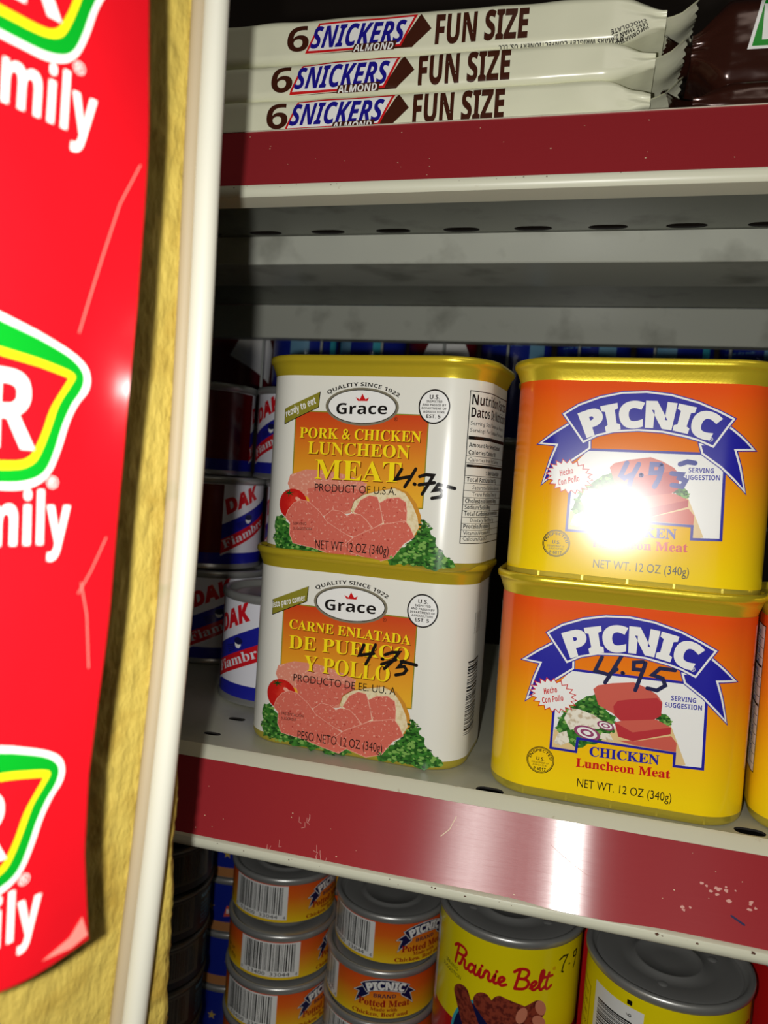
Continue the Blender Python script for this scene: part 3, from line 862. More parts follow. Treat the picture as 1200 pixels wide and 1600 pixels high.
gW, gD, gr = 0.100, 0.058, 0.018
GW = 'white luncheon meat cans'
tl, tu = R(-2.2), R(-6.2)
c = front(-0.0923, 0.3099, tl, gD, 0.0015)
meat_can('lower white oblong can with a Spanish label, standing on the shelf', gW, gD, gr, art_spanish, (*c, shelf_z(c[0])), tl, M_white, GW, hand_475(H2, G475B))
c = front(-0.0934, 0.3083, tu, gD, 0.0015)
meat_can('upper white oblong can with an English label, stacked on the Spanish one', gW, gD, gr, art_english, (*c, shelf_z(c[0]) + PITCHZ / 1000), tu, M_white, GW, hand_475(H1, G475A))
pW, pD, pr = 0.096, 0.058, 0.018
GO = 'orange luncheon meat cans'
tl, tu = R(-1.3), R(-3.5)
c = front(0.0212, 0.2998, tl, pD, -0.0027)
plo = meat_can('lower orange and yellow oblong can with a dark blue 4.95 written on it', pW, pD, pr, art_picnic, (*c, shelf_z(c[0])), tl, M_orange, GO, hand_495(P495L, [M_navymark, M_navymark, M_navymark, M_navymark, M_navymark, M_navymark]))
c2 = front(0.0197, 0.3012, tu, pD, -0.0027)
pup = meat_can('upper orange and yellow oblong can with flash glare on its picture', pW, pD, pr, art_picnic, (*c2, shelf_z(c2[0]) + PITCHZ / 1000), tu, M_orange, GO, hand_495(P495U, [M_bluemark] * 7, 1.8))
pup.rotation_euler.x = R(-1.4)
def plain_copy(src, label, loc, rz):
    o = dup(src, label, loc, rz, GO, TILT)
    for ch in list(o.children):
        if ch.name.startswith('handwritten'): bpy.data.objects.remove(ch)
    return o
x = 0.1185
plain_copy(plo, 'orange and yellow oblong can cut off by the right edge of the view', (x, 0.3275, shelf_z(x)), R(-4))
plain_copy(plo, 'orange oblong can hidden behind the lower dark blue marked can', (0.017, 0.395, shelf_z(0.017)), R(1))
plain_copy(plo, 'orange oblong can behind the can with flash glare, only its gold rim showing', (0.0145, 0.393, shelf_z(0.0145) + PITCHZ / 1000), R(1))

# ------------------------------------------------------------------ round cans
def round_can(kind, label, r, h, art, group, base_mat, lab0, lab1, tin=M_tinside, lidm=M_tin, ringr=None, loc=(0, 0, 0), rz=0, tilt=0, dimples=False, rim=True):
    t = thing(kind, label, 'can', loc, rz, group, tilt)
    bm = bmesh.new()
    e = 0.0012
    foot = [(r - 0.0030, 0.0002), (r - 0.0004, 0.0), (r + e * 0.7, 0.0006), (r + e * 0.8, 0.0018), (r + e * 0.3, 0.0028), (r, 0.0036)] if rim else [(r - 0.0030, 0.0), (r - 0.0012, 0.0001), (r - 0.0003, 0.0006), (r, 0.0013)]
    loft(bm, lathe(foot + [(r, h - 0.0046), (r + e * 0.4, h - 0.0036)], 96))
    from_bm('can_body', bm, tin, t, angle=R(50))
    bm = bmesh.new()
    rows = [(r + e * 0.3, h - 0.0042), (r + e, h - 0.0034), (r + e * 1.15, h - 0.0020), (r + e, h - 0.0006), (r + e * 0.3, h - 0.0001), (r - 0.0006, h), (r - 0.0018, h - 0.0008), (r - 0.0022, h - 0.0030), (r - 0.0034, h - 0.0038), (r - 0.0048, h - 0.0032), (r - 0.0070, h - 0.0030), (r * 0.62, h - 0.0028), (r * 0.60, h - 0.0030)]
    if ringr:
        rows += [(ringr + 0.0016, h - 0.0031), (ringr + 0.0007, h - 0.0022), (ringr - 0.0004, h - 0.0021), (ringr - 0.0016, h - 0.0032), (ringr * 0.4, h - 0.0032)]
    rows += [(0.001, h - 0.0031)]
    loft(bm, lathe(rows, 96), cap0=False)
    if dimples:
        for sx in (-1, 1):
            loft(bm, [[(sx * r * 0.52 + q * 0.0026 * math.cos(2 * PI * k / 16), -r * 0.30 + q * 0.0026 * math.sin(2 * PI * k / 16), h - 0.0031 + zz) for k in range(16)] for q, zz in ((1, 0), (0.7, 0.0005), (0.3, 0.0008))], cap0=False)
    from_bm('lid', bm, lidm, t, angle=R(55))
    def surf(u, v, o):
        a = u / r; q = r + o + 0.00014
        return (q * math.sin(a), -q * math.cos(a), v)
    P = Print(surf, 0.0, 1.2)
    n = 128; si = P.slot(base_mat)
    for k in range(n + 1):
        u = (k / n - 0.5) * 2 * PI * r
        for v in (lab0, lab1):
            P.v.append(surf(u, v / 1000, 0)); P.uv.append((u * 10, v / 100))
    for k in range(n):
        P.f.append([2 * k, 2 * k + 2, 2 * k + 3, 2 * k + 1]); P.mi.append(si)
    art(P)
    P.build('label', t)
    return t

def facing(x, y, beta_deg=0): return math.atan2(-y, -x) + PI / 2 + R(beta_deg)

def art_potted(P):
    P.rect(-18.4, 2.8, 18.4, 23.4, M_paperwhite, 1)
    P.barcode(-15.5, 5.6, 15.5, 22.6, 2, 21)
    P.text('0', -17.8, 3.6, 1.9, M_black, 2, res=2)
    P.rect(-13.5, 3.0, -0.8, 6.2, M_paperwhite, 3); P.rect(0.8, 3.0, 13.5, 6.2, M_paperwhite, 3)
    P.text('53400', -13, 3.4, 2.2, M_black, 3.6, w=11.5, res=2); P.text('33044', 1.4, 3.4, 2.2, M_black, 3.6, w=11.5, res=2)
    P.text('4', 16.2, 3.2, 2.1, M_black, 2, res=2)
    k = 0.46
    def F(x, y):
        a = H3(x, y)
        return (48.5 + (a[0] - 2.0) * k, 18.0 + (a[1] - 62) * k * 0.90)
    ribbon(P, F, 1, k, M_navy, M_navy, 1)
    P.text('BRAND', 48.5, 12.9, 2.1, M_navy, 1, w=12.5, align='c', style='bold')
    P.text('Potted Meat', 48.5, 8.0, 3.7, M_crimson, 9, w=29, align='c', style='serif', offset=0.014)
    P.text('Made with', 48.5, 5.3, 1.9, M_crimson, 1, w=15, align='c', style='serif', offset=0.012)
    P.text('Chicken, Beef and', 46.5, 2.4, 2.2, M_crimson, 1, w=32, align='c', style='serif', offset=0.012)
    P.text('NET WT', -34, 9, 2.4, M_black, 1, w=9, res=2); P.text('3 OZ (85g)', -36, 5.4, 2.4, M_black, 1, w=12, res=2)
PR, PH = 0.0322, 0.0282
GP = 'orange potted meat cans'
ZF = -0.4136                                  # the bottom shelf
ZB = ZF + 3 * PH                              # the lowest layer in view is the fourth can of a stack
pot = round_can('potted_meat_can', 'orange round can third down in the left stack of small orange cans', PR, PH, art_potted, GP, M_pottedgrad, 1.3, 24.8, ringr=0.016, rim=False, loc=(-0.158, 0.4335, ZB), rz=facing(-0.158, 0.4335, -33))
dup(pot, 'orange round can in the middle of the left stack, barcode facing out', (-0.160, 0.438, ZB + PH), facing(-0.160, 0.438, -12))
dup(pot, 'topmost orange round can of the left stack, its lid under the maroon strip', (-0.1640, 0.4475, ZB + 2 * PH), facing(-0.164, 0.4475, -28))
dup(pot, 'orange round can under the whole-ribbon one, left of the yellow can', (-0.0925, 0.428, ZB), facing(-0.0925, 0.428, -60))
dup(pot, 'orange round can with its whole ribbon showing, second down left of the yellow can', (-0.0930, 0.430, ZB + PH), facing(-0.093, 0.430, -81))
dup(pot, 'topmost orange round can beside the yellow can, lid with a raised ring', (-0.0914, 0.4356, ZB + 2 * PH), facing(-0.0914, 0.4356, -47))
dup(pot, 'orange can behind the gap between the two orange stacks, uppermost there', (-0.128, 0.4985, ZB + 2 * PH), facing(-0.128, 0.4985, -80), 'orange potted meat cans in the back row')
dup(pot, 'orange can behind the gap between the two orange stacks, middle one there', (-0.128, 0.4985, ZB + PH), facing(-0.128, 0.4985, -65), 'orange potted meat cans in the back row')
dup(pot, 'orange can behind the gap between the two orange stacks, lowest one there', (-0.128, 0.4985, ZB), facing(-0.128, 0.4985, -75), 'orange potted meat cans in the back row')

BRUSH = [[(1.4, 8.6), (0.7, 4.2), (0, 0)], [(-0.8, 7.4), (1, 9.1), (4, 9.2), (5.4, 7.8), (4.4, 5.6), (1.1, 5.0)], [(1.9, 0.4), (2.5, 0.6), (3.2, 1.8), (3.9, 4.2), (5.0, 3.7), (4.9, 1.4), (5.6, 0.3), (6.8, 1.2)],
         [(9.6, 3.7), (8.2, 4.1), (7.0, 2.4), (7.0, 0.8), (8.0, 0.2), (9.2, 1.6), (9.9, 3.8), (9.5, 1.2), (10.2, 0.2), (11.2, 1.0)], [(11.2, 1.0), (12.2, 3.9), (11.8, 1.0), (12.4, 0.2), (13.4, 1.0)], [(12.7, 5.7), (12.8, 5.8)],
         [(13.4, 1.0), (14.5, 4.3), (15.8, 3.7), (15.6, 1.4), (16.2, 0.3), (17.2, 1.0)], [(17.2, 1.0), (18.2, 3.9), (17.8, 1.0), (18.4, 0.2), (19.4, 0.9)], [(18.7, 5.7), (18.8, 5.8)],
         [(19.4, 0.9), (21.0, 2.0), (21.8, 3.4), (21.0, 4.0), (19.9, 2.8), (19.9, 1.0), (20.9, 0.1), (22.6, 1.0)],
         [(27.6, 8.8), (26.8, 4.0), (26.0, 0)], [(25.4, 7.6), (27.4, 9.2), (30.2, 9.2), (31.0, 7.4), (29.6, 5.2), (27.4, 4.9)], [(27.4, 4.9), (30.4, 4.6), (31.2, 2.6), (29.6, 0.5), (26.0, 0)],
         [(32.0, 0.9), (33.6, 2.0), (34.4, 3.4), (33.6, 4.0), (32.5, 2.8), (32.5, 1.0), (33.5, 0.1), (35.0, 1.2)], [(35.0, 1.2), (36.8, 5.0), (37.3, 8.4), (36.4, 8.6), (35.8, 5.0), (35.8, 1.2), (36.6, 0.1), (38.0, 1.4)],
         [(39.6, 7.6), (38.5, 2.2), (38.8, 0.4), (39.8, 0.4), (41.0, 1.6)], [(37.4, 5.6), (41.2, 6.2)]]
for st_, q in (('left orange stack', (-0.158, 0.4335)), ('orange stack beside the yellow can', (-0.0925, 0.428)), ('orange back row stack', (-0.128, 0.4985))):
    for k, wd in enumerate(('lowest', 'second', 'third')):
        dup(pot, wd + ' can up from the bottom shelf in the ' + st_, (*q, ZF + k * PH), facing(*q, -40 + 25 * k))
def art_prairie(P):
    P.dv = -12.5
    P.rect(-118, 4.0 + 12.5, 118, 58.0, M_prered, 1)
    for k, st in enumerate(BRUSH):
        P.line([(-26.5 + x * 1.24, 86.5 + y * 1.08 - 0.05 * x) for x, y in smooth(st, 6)], 1.5, M_red, 1 + 0.02 * k)
    P.text('®', 24.5, 93.5, 1.8, M_red, 1, res=2)
    P.text('SERVING', -34, 83, 1.9, M_black, 1, w=9.5, rot=-0.05, res=2); P.text('SUGGESTION', -36, 80, 1.9, M_black, 1, w=14, rot=-0.05, res=2)
    # bowl of sausages
    P.ell(-4, 52, 22, 24, M_cyan, 2); P.ell(-4, 52, 20.5, 22.5, M_navy, 2.6)
    for cx, cy, a, L, ly in ((13, 72, 0.5, 12, 3), (4, 74, -0.3, 10, 3.4), (-17, 66, -1.1, 17, 4), (-2, 68, -0.75, 20, 4.8), (2, 56, -0.4, 16, 4.4), (14, 62, 0.9, 14, 4.3), (-10, 52, -0.9, 14, 4.2)):
        ca, sa = math.cos(a), math.sin(a); wd = 5.0; q = []
        for k in range(24):
            b = 2 * PI * k / 24
            x_, y_ = math.copysign(L / 2, math.cos(b)) + wd * math.cos(b) * 0.8, wd * math.sin(b)
            q.append((cx + x_ * ca - y_ * sa, cy + x_ * sa + y_ * ca))
        P.poly(q, M_sausage, ly)
        P.ell(cx + (L / 2 + 1.5) * ca, cy + (L / 2 + 1.5) * sa, 2.6, 4.2, M_sausagecut, ly + 0.4, 20, a)
    # price and barcode
    for k, q in enumerate(([(28.5, 98), (31, 99.2), (34, 98.8), (31.5, 95), (30.5, 91.5), (31.5, 91)], [(36.0, 93.5), (36.2, 93.6)], [(42.5, 98.5), (39.6, 98.2), (39.4, 95.8), (42.0, 95.6), (42.8, 98.2), (41.4, 92.5), (40.4, 90)])):
        P.line(q, 0.95, M_marker, 2 + 0.3 * k)
    P.rect(-71, 55, -44, 99, M_paperwhite, 3)
    P.barcode(-68.5, 57, -49, 93, 4, 8, False)
    P.text('6', -49.5, 94.5, 2.6, M_black, 4, rot=PI / 2, res=2); P.text('1 2', -45.2, 82, 2.8, M_black, 4, rot=PI / 2, res=2)
    P.rect(-52, 99.8, -49.6, 102, M_black, 1)
    for k in range(4): P.text(('CALORIES 110', 'FAT 10%', 'SODIUM 20%', 'USA 2 OZ')[k], -92, 88 - k * 5, 2.0, M_black, 1, w=14, rot=-0.1, res=2)
    P.line([(-94, 70), (-94, 94), (-76, 92), (-76, 70)], 0.4, M_black, 1, False)
ZP = 0.0970
Z2 = ZF + 2 * ZP + 0.0010 - ZP
pra = round_can('sausage_can', 'yellow and red can with a bowl of sausages on its label', 0.0368, ZP, art_prairie, 'yellow sausage cans', M_yellow, 4.0, 92.4, ringr=0.0150, loc=(-0.0198, 0.4025, Z2), rz=facing(-0.0198, 0.4025, -1.5), dimples=True)
dup(pra, 'yellow can turned to its barcode, right of the sausage bowl can', (0.0565, 0.3840, Z2), facing(0.0565, 0.384, 57))
dup(pra, 'yellow can underneath the one with the sausage bowl', (-0.0198, 0.4025, ZF + 0.0005), facing(-0.0198, 0.4025, 10))
dup(pra, 'yellow can underneath the one turned to its barcode', (0.0565, 0.3840, ZF + 0.0005), facing(0.0565, 0.384, 80))

def art_redtag(P):
    P.dv = 84.6
    P.rect(-30, 62, -12, 84, M_paperwhite, 1)
    P.text('X', -26, 66, 10, M_black, 2, w=6, style='bold'); P.text('K', -20, 66, 10, M_black, 2, w=6, style='bold')
red = round_can('red_can', 'plain red can with a white tag right of the barcode can', 0.0368, 0.1941, art_redtag, 'red cans', M_prered, 4.0, 189.5, loc=(0.1345, 0.4200, ZF), rz=facing(0.1345, 0.42, -30))
dup(red, 'red can in shadow behind the gap between the two yellow cans', (0.0215, 0.4685, ZF), facing(0.024, 0.461, 90))

# dark cans in the pillar's shadow, blue cans behind them
def art_dark(P):
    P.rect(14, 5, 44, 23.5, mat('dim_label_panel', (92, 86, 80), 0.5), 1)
    P.barcode(17, 7, 41, 22, 2, 31)
    P.text('Nutrition Facts', 50, 19, 2.6, M_ltblue, 1, w=26, style='bold')
    for k in range(6): P.text(('Serving Size 1 can', 'Calories 110', 'Total Fat 8g', 'Sodium 400mg', 'Total Carb 1g', 'Protein 9g')[k], 50, 15.5 - k * 2.3, 1.5, M_ltblue, 1, w=18 + 3 * (k % 2), res=1)
GD = 'dark cans behind the pillar'
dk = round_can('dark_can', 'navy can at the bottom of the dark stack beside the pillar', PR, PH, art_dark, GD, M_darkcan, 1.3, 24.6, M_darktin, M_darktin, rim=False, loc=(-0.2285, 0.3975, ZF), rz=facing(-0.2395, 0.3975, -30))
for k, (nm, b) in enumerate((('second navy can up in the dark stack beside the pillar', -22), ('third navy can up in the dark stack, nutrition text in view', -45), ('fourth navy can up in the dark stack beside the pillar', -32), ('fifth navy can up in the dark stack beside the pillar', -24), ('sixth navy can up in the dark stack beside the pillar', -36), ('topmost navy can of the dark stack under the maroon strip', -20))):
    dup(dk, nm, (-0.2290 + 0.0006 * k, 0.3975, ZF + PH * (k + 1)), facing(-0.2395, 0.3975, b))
def art_blue(P):
    P.rect(-112, 1.4, 112, 8.2, mat('print_tan', (176, 118, 70), 0.4), 1)
    P.poly([(-12, 12), (2, 14), (4, 21), (-10, 20)], mat('print_coral', (206, 84, 62), 0.4), 1.5)
    P.text('BRAND', -10, 14.5, 3.2, M_paperwhite, 2.4, w=12, style='bold')
    P.ring(14, 13, 6, 6, 0.5, M_ltblue, 1); P.text('USA', 14, 12.4, 2.2, M_ltblue, 1, w=6, align='c', style='bold'); P.text('P-4247', 14, 9.2, 1.5, M_ltblue, 1, w=6, align='c', res=2)
    q = [(-22 + (3.4 if k % 2 == 0 else 1.4) * math.cos(PI / 2 + k * PI / 5), 18 + (3.4 if k % 2 == 0 else 1.4) * math.sin(PI / 2 + k * PI / 5)) for k in range(10)]
    P.poly(q, mat('print_gold', (190, 160, 70), 0.4), 1)
GB = 'blue cans in the back of the bottom shelf'
bl = round_can('blue_can', 'lowest blue can in the gap between dark and orange stacks', 0.0360, 0.0395, art_blue, GB, M_bluecan, 1.4, 35.8, rim=False, loc=(-0.2280, 0.5230, ZF), rz=facing(-0.228, 0.523, 14))
for k, (nm, b) in enumerate((('second blue can up in the gap between dark and orange stacks', 30), ('third blue can up in the gap, round seal showing', 4), ('fourth blue can up in the gap between dark and orange stacks', 20), ('topmost blue can in the gap between dark and orange stacks', 14))):
    dup(bl, nm, (-0.2280, 0.5230, ZF + 0.0395 * (k + 1)), facing(-0.228, 0.523, b))

# striped cans in the shadow on the middle shelf
def art_dak(word):
    def art(P):
        P.rect(-104, 3.6, 104, 10.4, M_dakblue, 1)
        sl = 0.45
        def band(y0, y1, x0, x1, m, ly): P.poly([(x0, y0 + sl * x0), (x1, y0 + sl * x1), (x1, y1 + sl * x1), (x0, y1 + sl * x0)], m, ly)
        band(26.0, 35.5, -17, 26, M_dakblue, 2)
        band(17.5, 26.4, -17, 26, M_dakred, 2.5)
        band(16.3, 17.5, -17, 26, M_dakwhite, 2.8)
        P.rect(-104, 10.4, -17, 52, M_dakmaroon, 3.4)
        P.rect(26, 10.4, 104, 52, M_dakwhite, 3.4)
        a = math.atan(sl)
        P.text('DAK', -14.5, 40.6 - 14.5 * sl, 8.4, M_dakred, 4, w=27, style='ital', rot=a, offset=0.03)
        P.text(word, -15, 19.8 - 15 * sl, 5.2, M_dakwhite, 4, w=36, style='serif', rot=a)
        P.ell(1, 31, 2.2, 2.4, M_paperwhite, 4.4, 20); P.ell(1.2, 32.4, 3.0, 1.8, M_navy, 4.8, 20)
        for k in range(4): P.line([(-1, 30.5 - k * 0.9), (-8 + k * 0.6, 28.4 - k * 1.0)], 0.4, M_navy, 4.6, False)
        # picture panel on the far side of the wrap
        P.ell(60, 30, 13, 9, M_ham, 4); P.ell(60, 41, 12, 5, M_leafA, 4)
        P.rect(40, 44, 80, 50, M_dakmaroon, 4)
    return art
DR, DH = 0.0322, 0.0570
GK = 'white cans with slanting red and blue bands'
sz = shelf_z
def dak(label, x, y, lvl, beta): return dup(dk0, label, (x, y, sz(-0.2) + DH * lvl), facing(x, y, beta), GK)
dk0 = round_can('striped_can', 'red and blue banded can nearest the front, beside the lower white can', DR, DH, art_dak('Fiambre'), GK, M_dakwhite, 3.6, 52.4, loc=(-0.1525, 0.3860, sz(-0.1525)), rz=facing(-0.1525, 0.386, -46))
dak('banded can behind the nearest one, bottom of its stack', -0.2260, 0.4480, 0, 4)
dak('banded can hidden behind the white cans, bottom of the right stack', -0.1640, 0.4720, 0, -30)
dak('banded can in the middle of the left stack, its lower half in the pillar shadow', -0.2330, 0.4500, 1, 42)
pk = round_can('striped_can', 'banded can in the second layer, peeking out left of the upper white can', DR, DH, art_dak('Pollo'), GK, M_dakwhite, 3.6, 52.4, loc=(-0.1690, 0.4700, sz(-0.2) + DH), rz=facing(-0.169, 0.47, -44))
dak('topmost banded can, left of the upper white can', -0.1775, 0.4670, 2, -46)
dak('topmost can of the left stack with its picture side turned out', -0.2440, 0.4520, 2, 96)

# cans on the aisle beyond the wires
def art_far(kind):
    def art(P):
        if kind == 0:
            P.rect(8, 20, 22, 105, M_ltblue, 1)
            P.text('Protein', -22, 96, 4, M_paperwhite, 1, w=20, style='bold', res=2); P.line([(-24, 91), (-5, 92), (18, 89)], 0.9, M_paperwhite, 1, False)
            for k in range(3): P.text('low fat dry milk', -22, 84 - 4 * k, 2.2, M_ltblue, 1, w=24, res=1)
        elif kind == 1:
            P.rect(-24, 20, -8, 108, M_ltblue, 1); P.rect(12, 20, 20, 108, M_cyan, 1)
            P.text('Sodio', -4, 98, 3.4, M_ltblue, 1, w=10, res=2); P.text('40%', -4, 84, 3.4, M_paperwhite, 1, w=8, res=2)
        else:
            P.poly([(-20, 60), (-8, 84), (-14, 104), (2, 96), (10, 108), (14, 84), (24, 70), (20, 40)], M_paperwhite, 1)
            P.ell(16, 92, 6, 9, M_bluecan, 2)
    return art
thing_loc = 0.640
sh = thing('metal_shelf', 'grey shelf on the far side carrying the blue cans beyond the wires', 'shelf', (0.0, 0, 0.0300))
bm = bmesh.new(); plate(bm, -0.36, 0.24, 0.604, 0.72, -0.0012, 0, []); from_bm('deck', bm, M_paint, sh, smooth=False)
far = [round_can('tall_can', 'nutrition panel', 0.0285, 0.116, art_far(k), 'cans beyond the wires', m, 4, 110) for k, m in ((0, M_bluecan), (1, M_bluecan), (2, M_dakmaroon))]
spots = [(-0.312, 2, 20, 'red and white tall can beyond the wires, leftmost of the row'), (-0.250, 1, 20, 'blue tall can with a pale panel beyond the wires, second from the left'),
         (-0.189, 1, -25, 'second blue can with a pale panel beyond the wires above the white can'), (-0.128, 2, 0, 'red can with a white splash beyond the wires above the white can'),
         (-0.067, 0, 5, 'blue can with fine lines of text, beyond the wires over the gap between the cans'), (-0.006, 0, -8, 'blue can with a white wave line beyond the wires above the orange can'),
         (0.055, 1, 20, 'dark blue can with teal panel beyond the wires above the orange can'), (0.116, 0, -10, 'blue can beyond the wires at the right edge of the view')]
seen = set()
for x, k, b, nm in spots:
    if k not in seen:
        seen.add(k); o = far[k]
        o.location = (x, thing_loc, 0.0300 + CZ); o.rotation_euler.z = facing(x, thing_loc, b); o['label'] = nm
    else:
        dup(far[k], nm, (x, thing_loc, 0.0300), facing(x, thing_loc, b))

# ------------------------------------------------------------------ wrapped sweets on the upper shelf
def pack(kind, label, cat, L, Dp, H, film, art, loc, rz, tilt, group, seed, fins=True, r=0.0032):
    at, f, us = oblong(H, Dp, r)                     # section: u runs up the front
    t = thing(kind, label, cat, loc, rz, group, tilt)
    def env(x):
        a = min(1.0, abs(x) / (L / 2)); e = 0.83
        if a < e: return 1.0, 1.0
        q = (a - e) / (1 - e)
        return 1 - 0.62 * q * q * (3 - 2 * q), 1 - 0.10 * q
    def surf3(x, u, o):
        s, n2, nz, ny = at(u)                        # s: up/down, n2: depth
        k, kd = env(x)
        wv = 0.0006 * noise.noise(Vector((x * 60 + seed, u * 60, seed)))
        a = max(0.0, abs(x) / (L / 2) - 0.83) * 5.8
        cr = 0.0011 * a * noise.noise(Vector((x * 160, u * 260 + seed * 3, seed)))
        return (x, n2 * kd + ny * (o + wv + cr), H / 2 + s * k + nz * (o + wv + cr))
    bm = bmesh.new()
    n = 144
    loft(bm, [[surf3(-L / 2 + L * i / n, u, 0) for u in us] for i in range(n + 1)])
    wr = from_bm('wrapper', bm, film, t, angle=R(50))
    if fins:
        for sx in (-1, 1):
            bm = bmesh.new(); vs = []
            m = 28
            for j in range(m + 1):
                y = -Dp * 0.45 + Dp * 0.9 * j / m; row = []
                for i in range(5):
                    q = i / 4
                    x = sx * (L / 2 - 0.0005 + 0.011 * q - (0.0012 if j % 2 and i == 4 else 0))
                    row.append(bm.verts.new((x, y, H / 2 + 0.0016 * q * math.sin(y * 240 + seed) + 0.006 * q * q + 0.0004 * math.sin(i * 3))))
                vs.append(row)
            for j in range(m):
                for i in range(4): bm.faces.new((vs[j][i], vs[j + 1][i], vs[j + 1][i + 1], vs[j][i + 1]))
            low_ = {v: bm.verts.new(v.co + Vector((0, 0, -0.0004))) for v in list(bm.verts)}
            for fc in list(bm.faces): bm.faces.new([low_[v] for v in reversed(fc.verts)])
            from_bm('crimped_end', bm, film, t)
    P = Print(lambda u, v, o: surf3(u / 1, v / 1, o + 0.00012), 0.0, 2.4, 0.00003, 0.9)
    art(P)
    if P.f: P.absorb(wr)
    return t

def art_snickers(x6, small):
    def art(P):
        b = -4.6; h = 9.4
        P.text('6', x6, b, h, M_brown, 1, w=9.0, style='bold')
        q = x6 + 8.2
        bl = [(q, b - 0.6), (q + 44, b - 0.2), (q + 49.5, b + 5.0), (q + 46.5, b + h + 1.2), (q + 5, b + h + 0.6)]
        P.poly([(q + 1, b - 1.4), (q + 43, b - 1.2), (q + 50.0, b + 5.2), (q + 45.6, b + h + 1.4), (q + 38, b - 0.5)], M_brown, 1)
        rd = [(q - 0.4, b - 1.0), (q + 38.6, b - 0.6), (q + 44.4, b + h + 1.3), (q + 4.6, b + h + 0.8)]
        P.poly(rd, M_red, 2)
        P.poly([(q + 0.9, b - 0.1), (q + 38.0, b + 0.2), (q + 43.0, b + h + 0.5), (q + 5.2, b + h + 0.1)], M_paperwhite, 2.6)
        P.text('SNICKERS', q + 1.6, b + 0.9, h - 1.6, M_snblue, 3.4, w=38, style='ital', shear=0.10, offset=0.012)
        if small:
            P.poly([(q + 19, b - 1.6), (q + 36, b - 1.5), (q + 37, b + 1.6), (q + 20, b + 1.3)], M_brown, 4.2)
            P.text('ALMOND', q + 19.6, b - 1.4, 2.5, M_paperwhite, 5, w=16, style='ital')
        P.text('FUN SIZE', q + 51.6, b - 0.4, h + 0.6, M_brown, 1, w=34.5, style='bold', offset=0.02)
        if small > 1:
            P.text('BY MARS WRIGLEY CONFECTIONERY US, LLC', 88, -7.0, 1.5, M_black, 1, w=44, rot=PI, style='bold', res=2)
            for k in range(3): P.text(('INFORMATION', 'LESS THAN 2%', 'CHOCOLATE')[k], 96 - k * 0.5, -5.0 + 2 * k, 1.6, M_black, 1, w=12, rot=PI + 0.3, style='bold', res=2)
    return art
GS = 'cream candy bar packs'
LP, DP = 0.200, 0.058
px = -0.091
z0 = 0.1300 + 0.0009
def sw(x): return 0.012 * (x - 0.02)
pack('candy_pack', 'bottom cream candy pack of the three, lying on the upper shelf', 'candy pack', LP, DP, 0.0145, M_cream, art_snickers(-45.5, True), (px, 0.3175, z0 + sw(px) + 0.0006), 0, TILT, GS, 1)
pack('candy_pack', 'middle cream candy pack of the three on the upper shelf', 'candy pack', LP, DP, 0.0138, M_cream, art_snickers(-45.0, True), (px + 0.0005, 0.3175, z0 + sw(px) + 0.0150), 0, TILT, GS, 2)
pack('candy_pack', 'top cream candy pack of the three, its right end twisted up', 'candy pack', LP + 0.004, DP, 0.0165, M_cream, art_snickers(-40.0, 2), (px + 0.001, 0.3180, z0 + sw(px) + 0.0288), R(-0.6), 0.006, GS, 3)
def art_none(P): pass
def art_m(P):
    P.poly([(-57, -4), (-53, 15), (-36, 15), (-38, -4)], M_paperwhite, 1)
    P.poly([(-55.6, -3), (-52, 14), (-37, 14), (-39, -3)], M_pgreen, 2)
    P.text('M', -52.5, -1, 12, M_paperwhite, 3, w=12, style='bold')
GC_ = 'dark brown candy packs'
pack('candy_pack', 'lower dark brown glossy candy pack right of the cream packs', 'candy pack', 0.15, 0.055, 0.0125, M_choc, art_none, (0.0975, 0.318, z0 + sw(0.1)), R(1.5), TILT, GC_, 5, r=0.005)
pack('candy_pack', 'upper dark brown candy pack with a green and white corner mark', 'candy pack', 0.15, 0.055, 0.034, M_choc, art_m, (0.0975, 0.324, z0 + sw(0.1) + 0.0127), R(-1), TILT, GC_, 6, r=0.009)

# ------------------------------------------------------------------ pillar wall, cable, poster at the left
A = R(69)
EX, EY = -0.0972, 0.1818
def pillar_obj(o):
    o.location = (EX, EY, CZ); o.rotation_euler = (0, 0, A)
    return o
def edge_s(z): return -0.0255 * (z + 0.0914)
bm = bmesh.new()
zs = [-0.24 + 0.0016 * k for k in range(251)]
prof = [(-0.30 + 0.02 * k, 0.0, 0) for k in range(10)] + [(-0.105 + 0.0016 * k, 0.0, 0) for k in range(64)]
for k in range(1, 7):
    a = k * PI / 12
    prof.append((-0.004 + 0.004 * math.sin(a), 0.004 - 0.004 * math.cos(a), 1))
prof += [(0, 0.02, 2), (0, 0.06, 2), (-0.30, 0.06, 3)]
rows = []
for z in zs:
    row = []
    for x, y, kd in prof:
        q = Vector((x * 330, y * 330, z * 150))
        dsp = 0.00055 * noise.noise(q) + 0.0005 * noise.noise(q * 2.3) + 0.0003 * noise.noise(q * 5)
        if kd == 3: dsp = 0
        xx = x + (edge_s(z) if x > -0.15 else 0)
        if kd == 0: row.append((xx, y - dsp, z))
        else: row.append((xx + dsp, y - dsp * 0.5, z))
    rows.append(row)
vs = [[bm.verts.new(p) for p in r_] for r_ in rows]
n = len(prof)
for a_, b_ in zip(vs, vs[1:]):
    for k in range(n): bm.faces.new((a_[k], a_[(k + 1) % n], b_[(k + 1) % n], b_[k]))
bm.faces.new(vs[0][::-1]); bm.faces.new(vs[-1])
wl = pillar_obj(from_bm('wall_left', bm, M_wall))
wl['kind'] = 'structure'

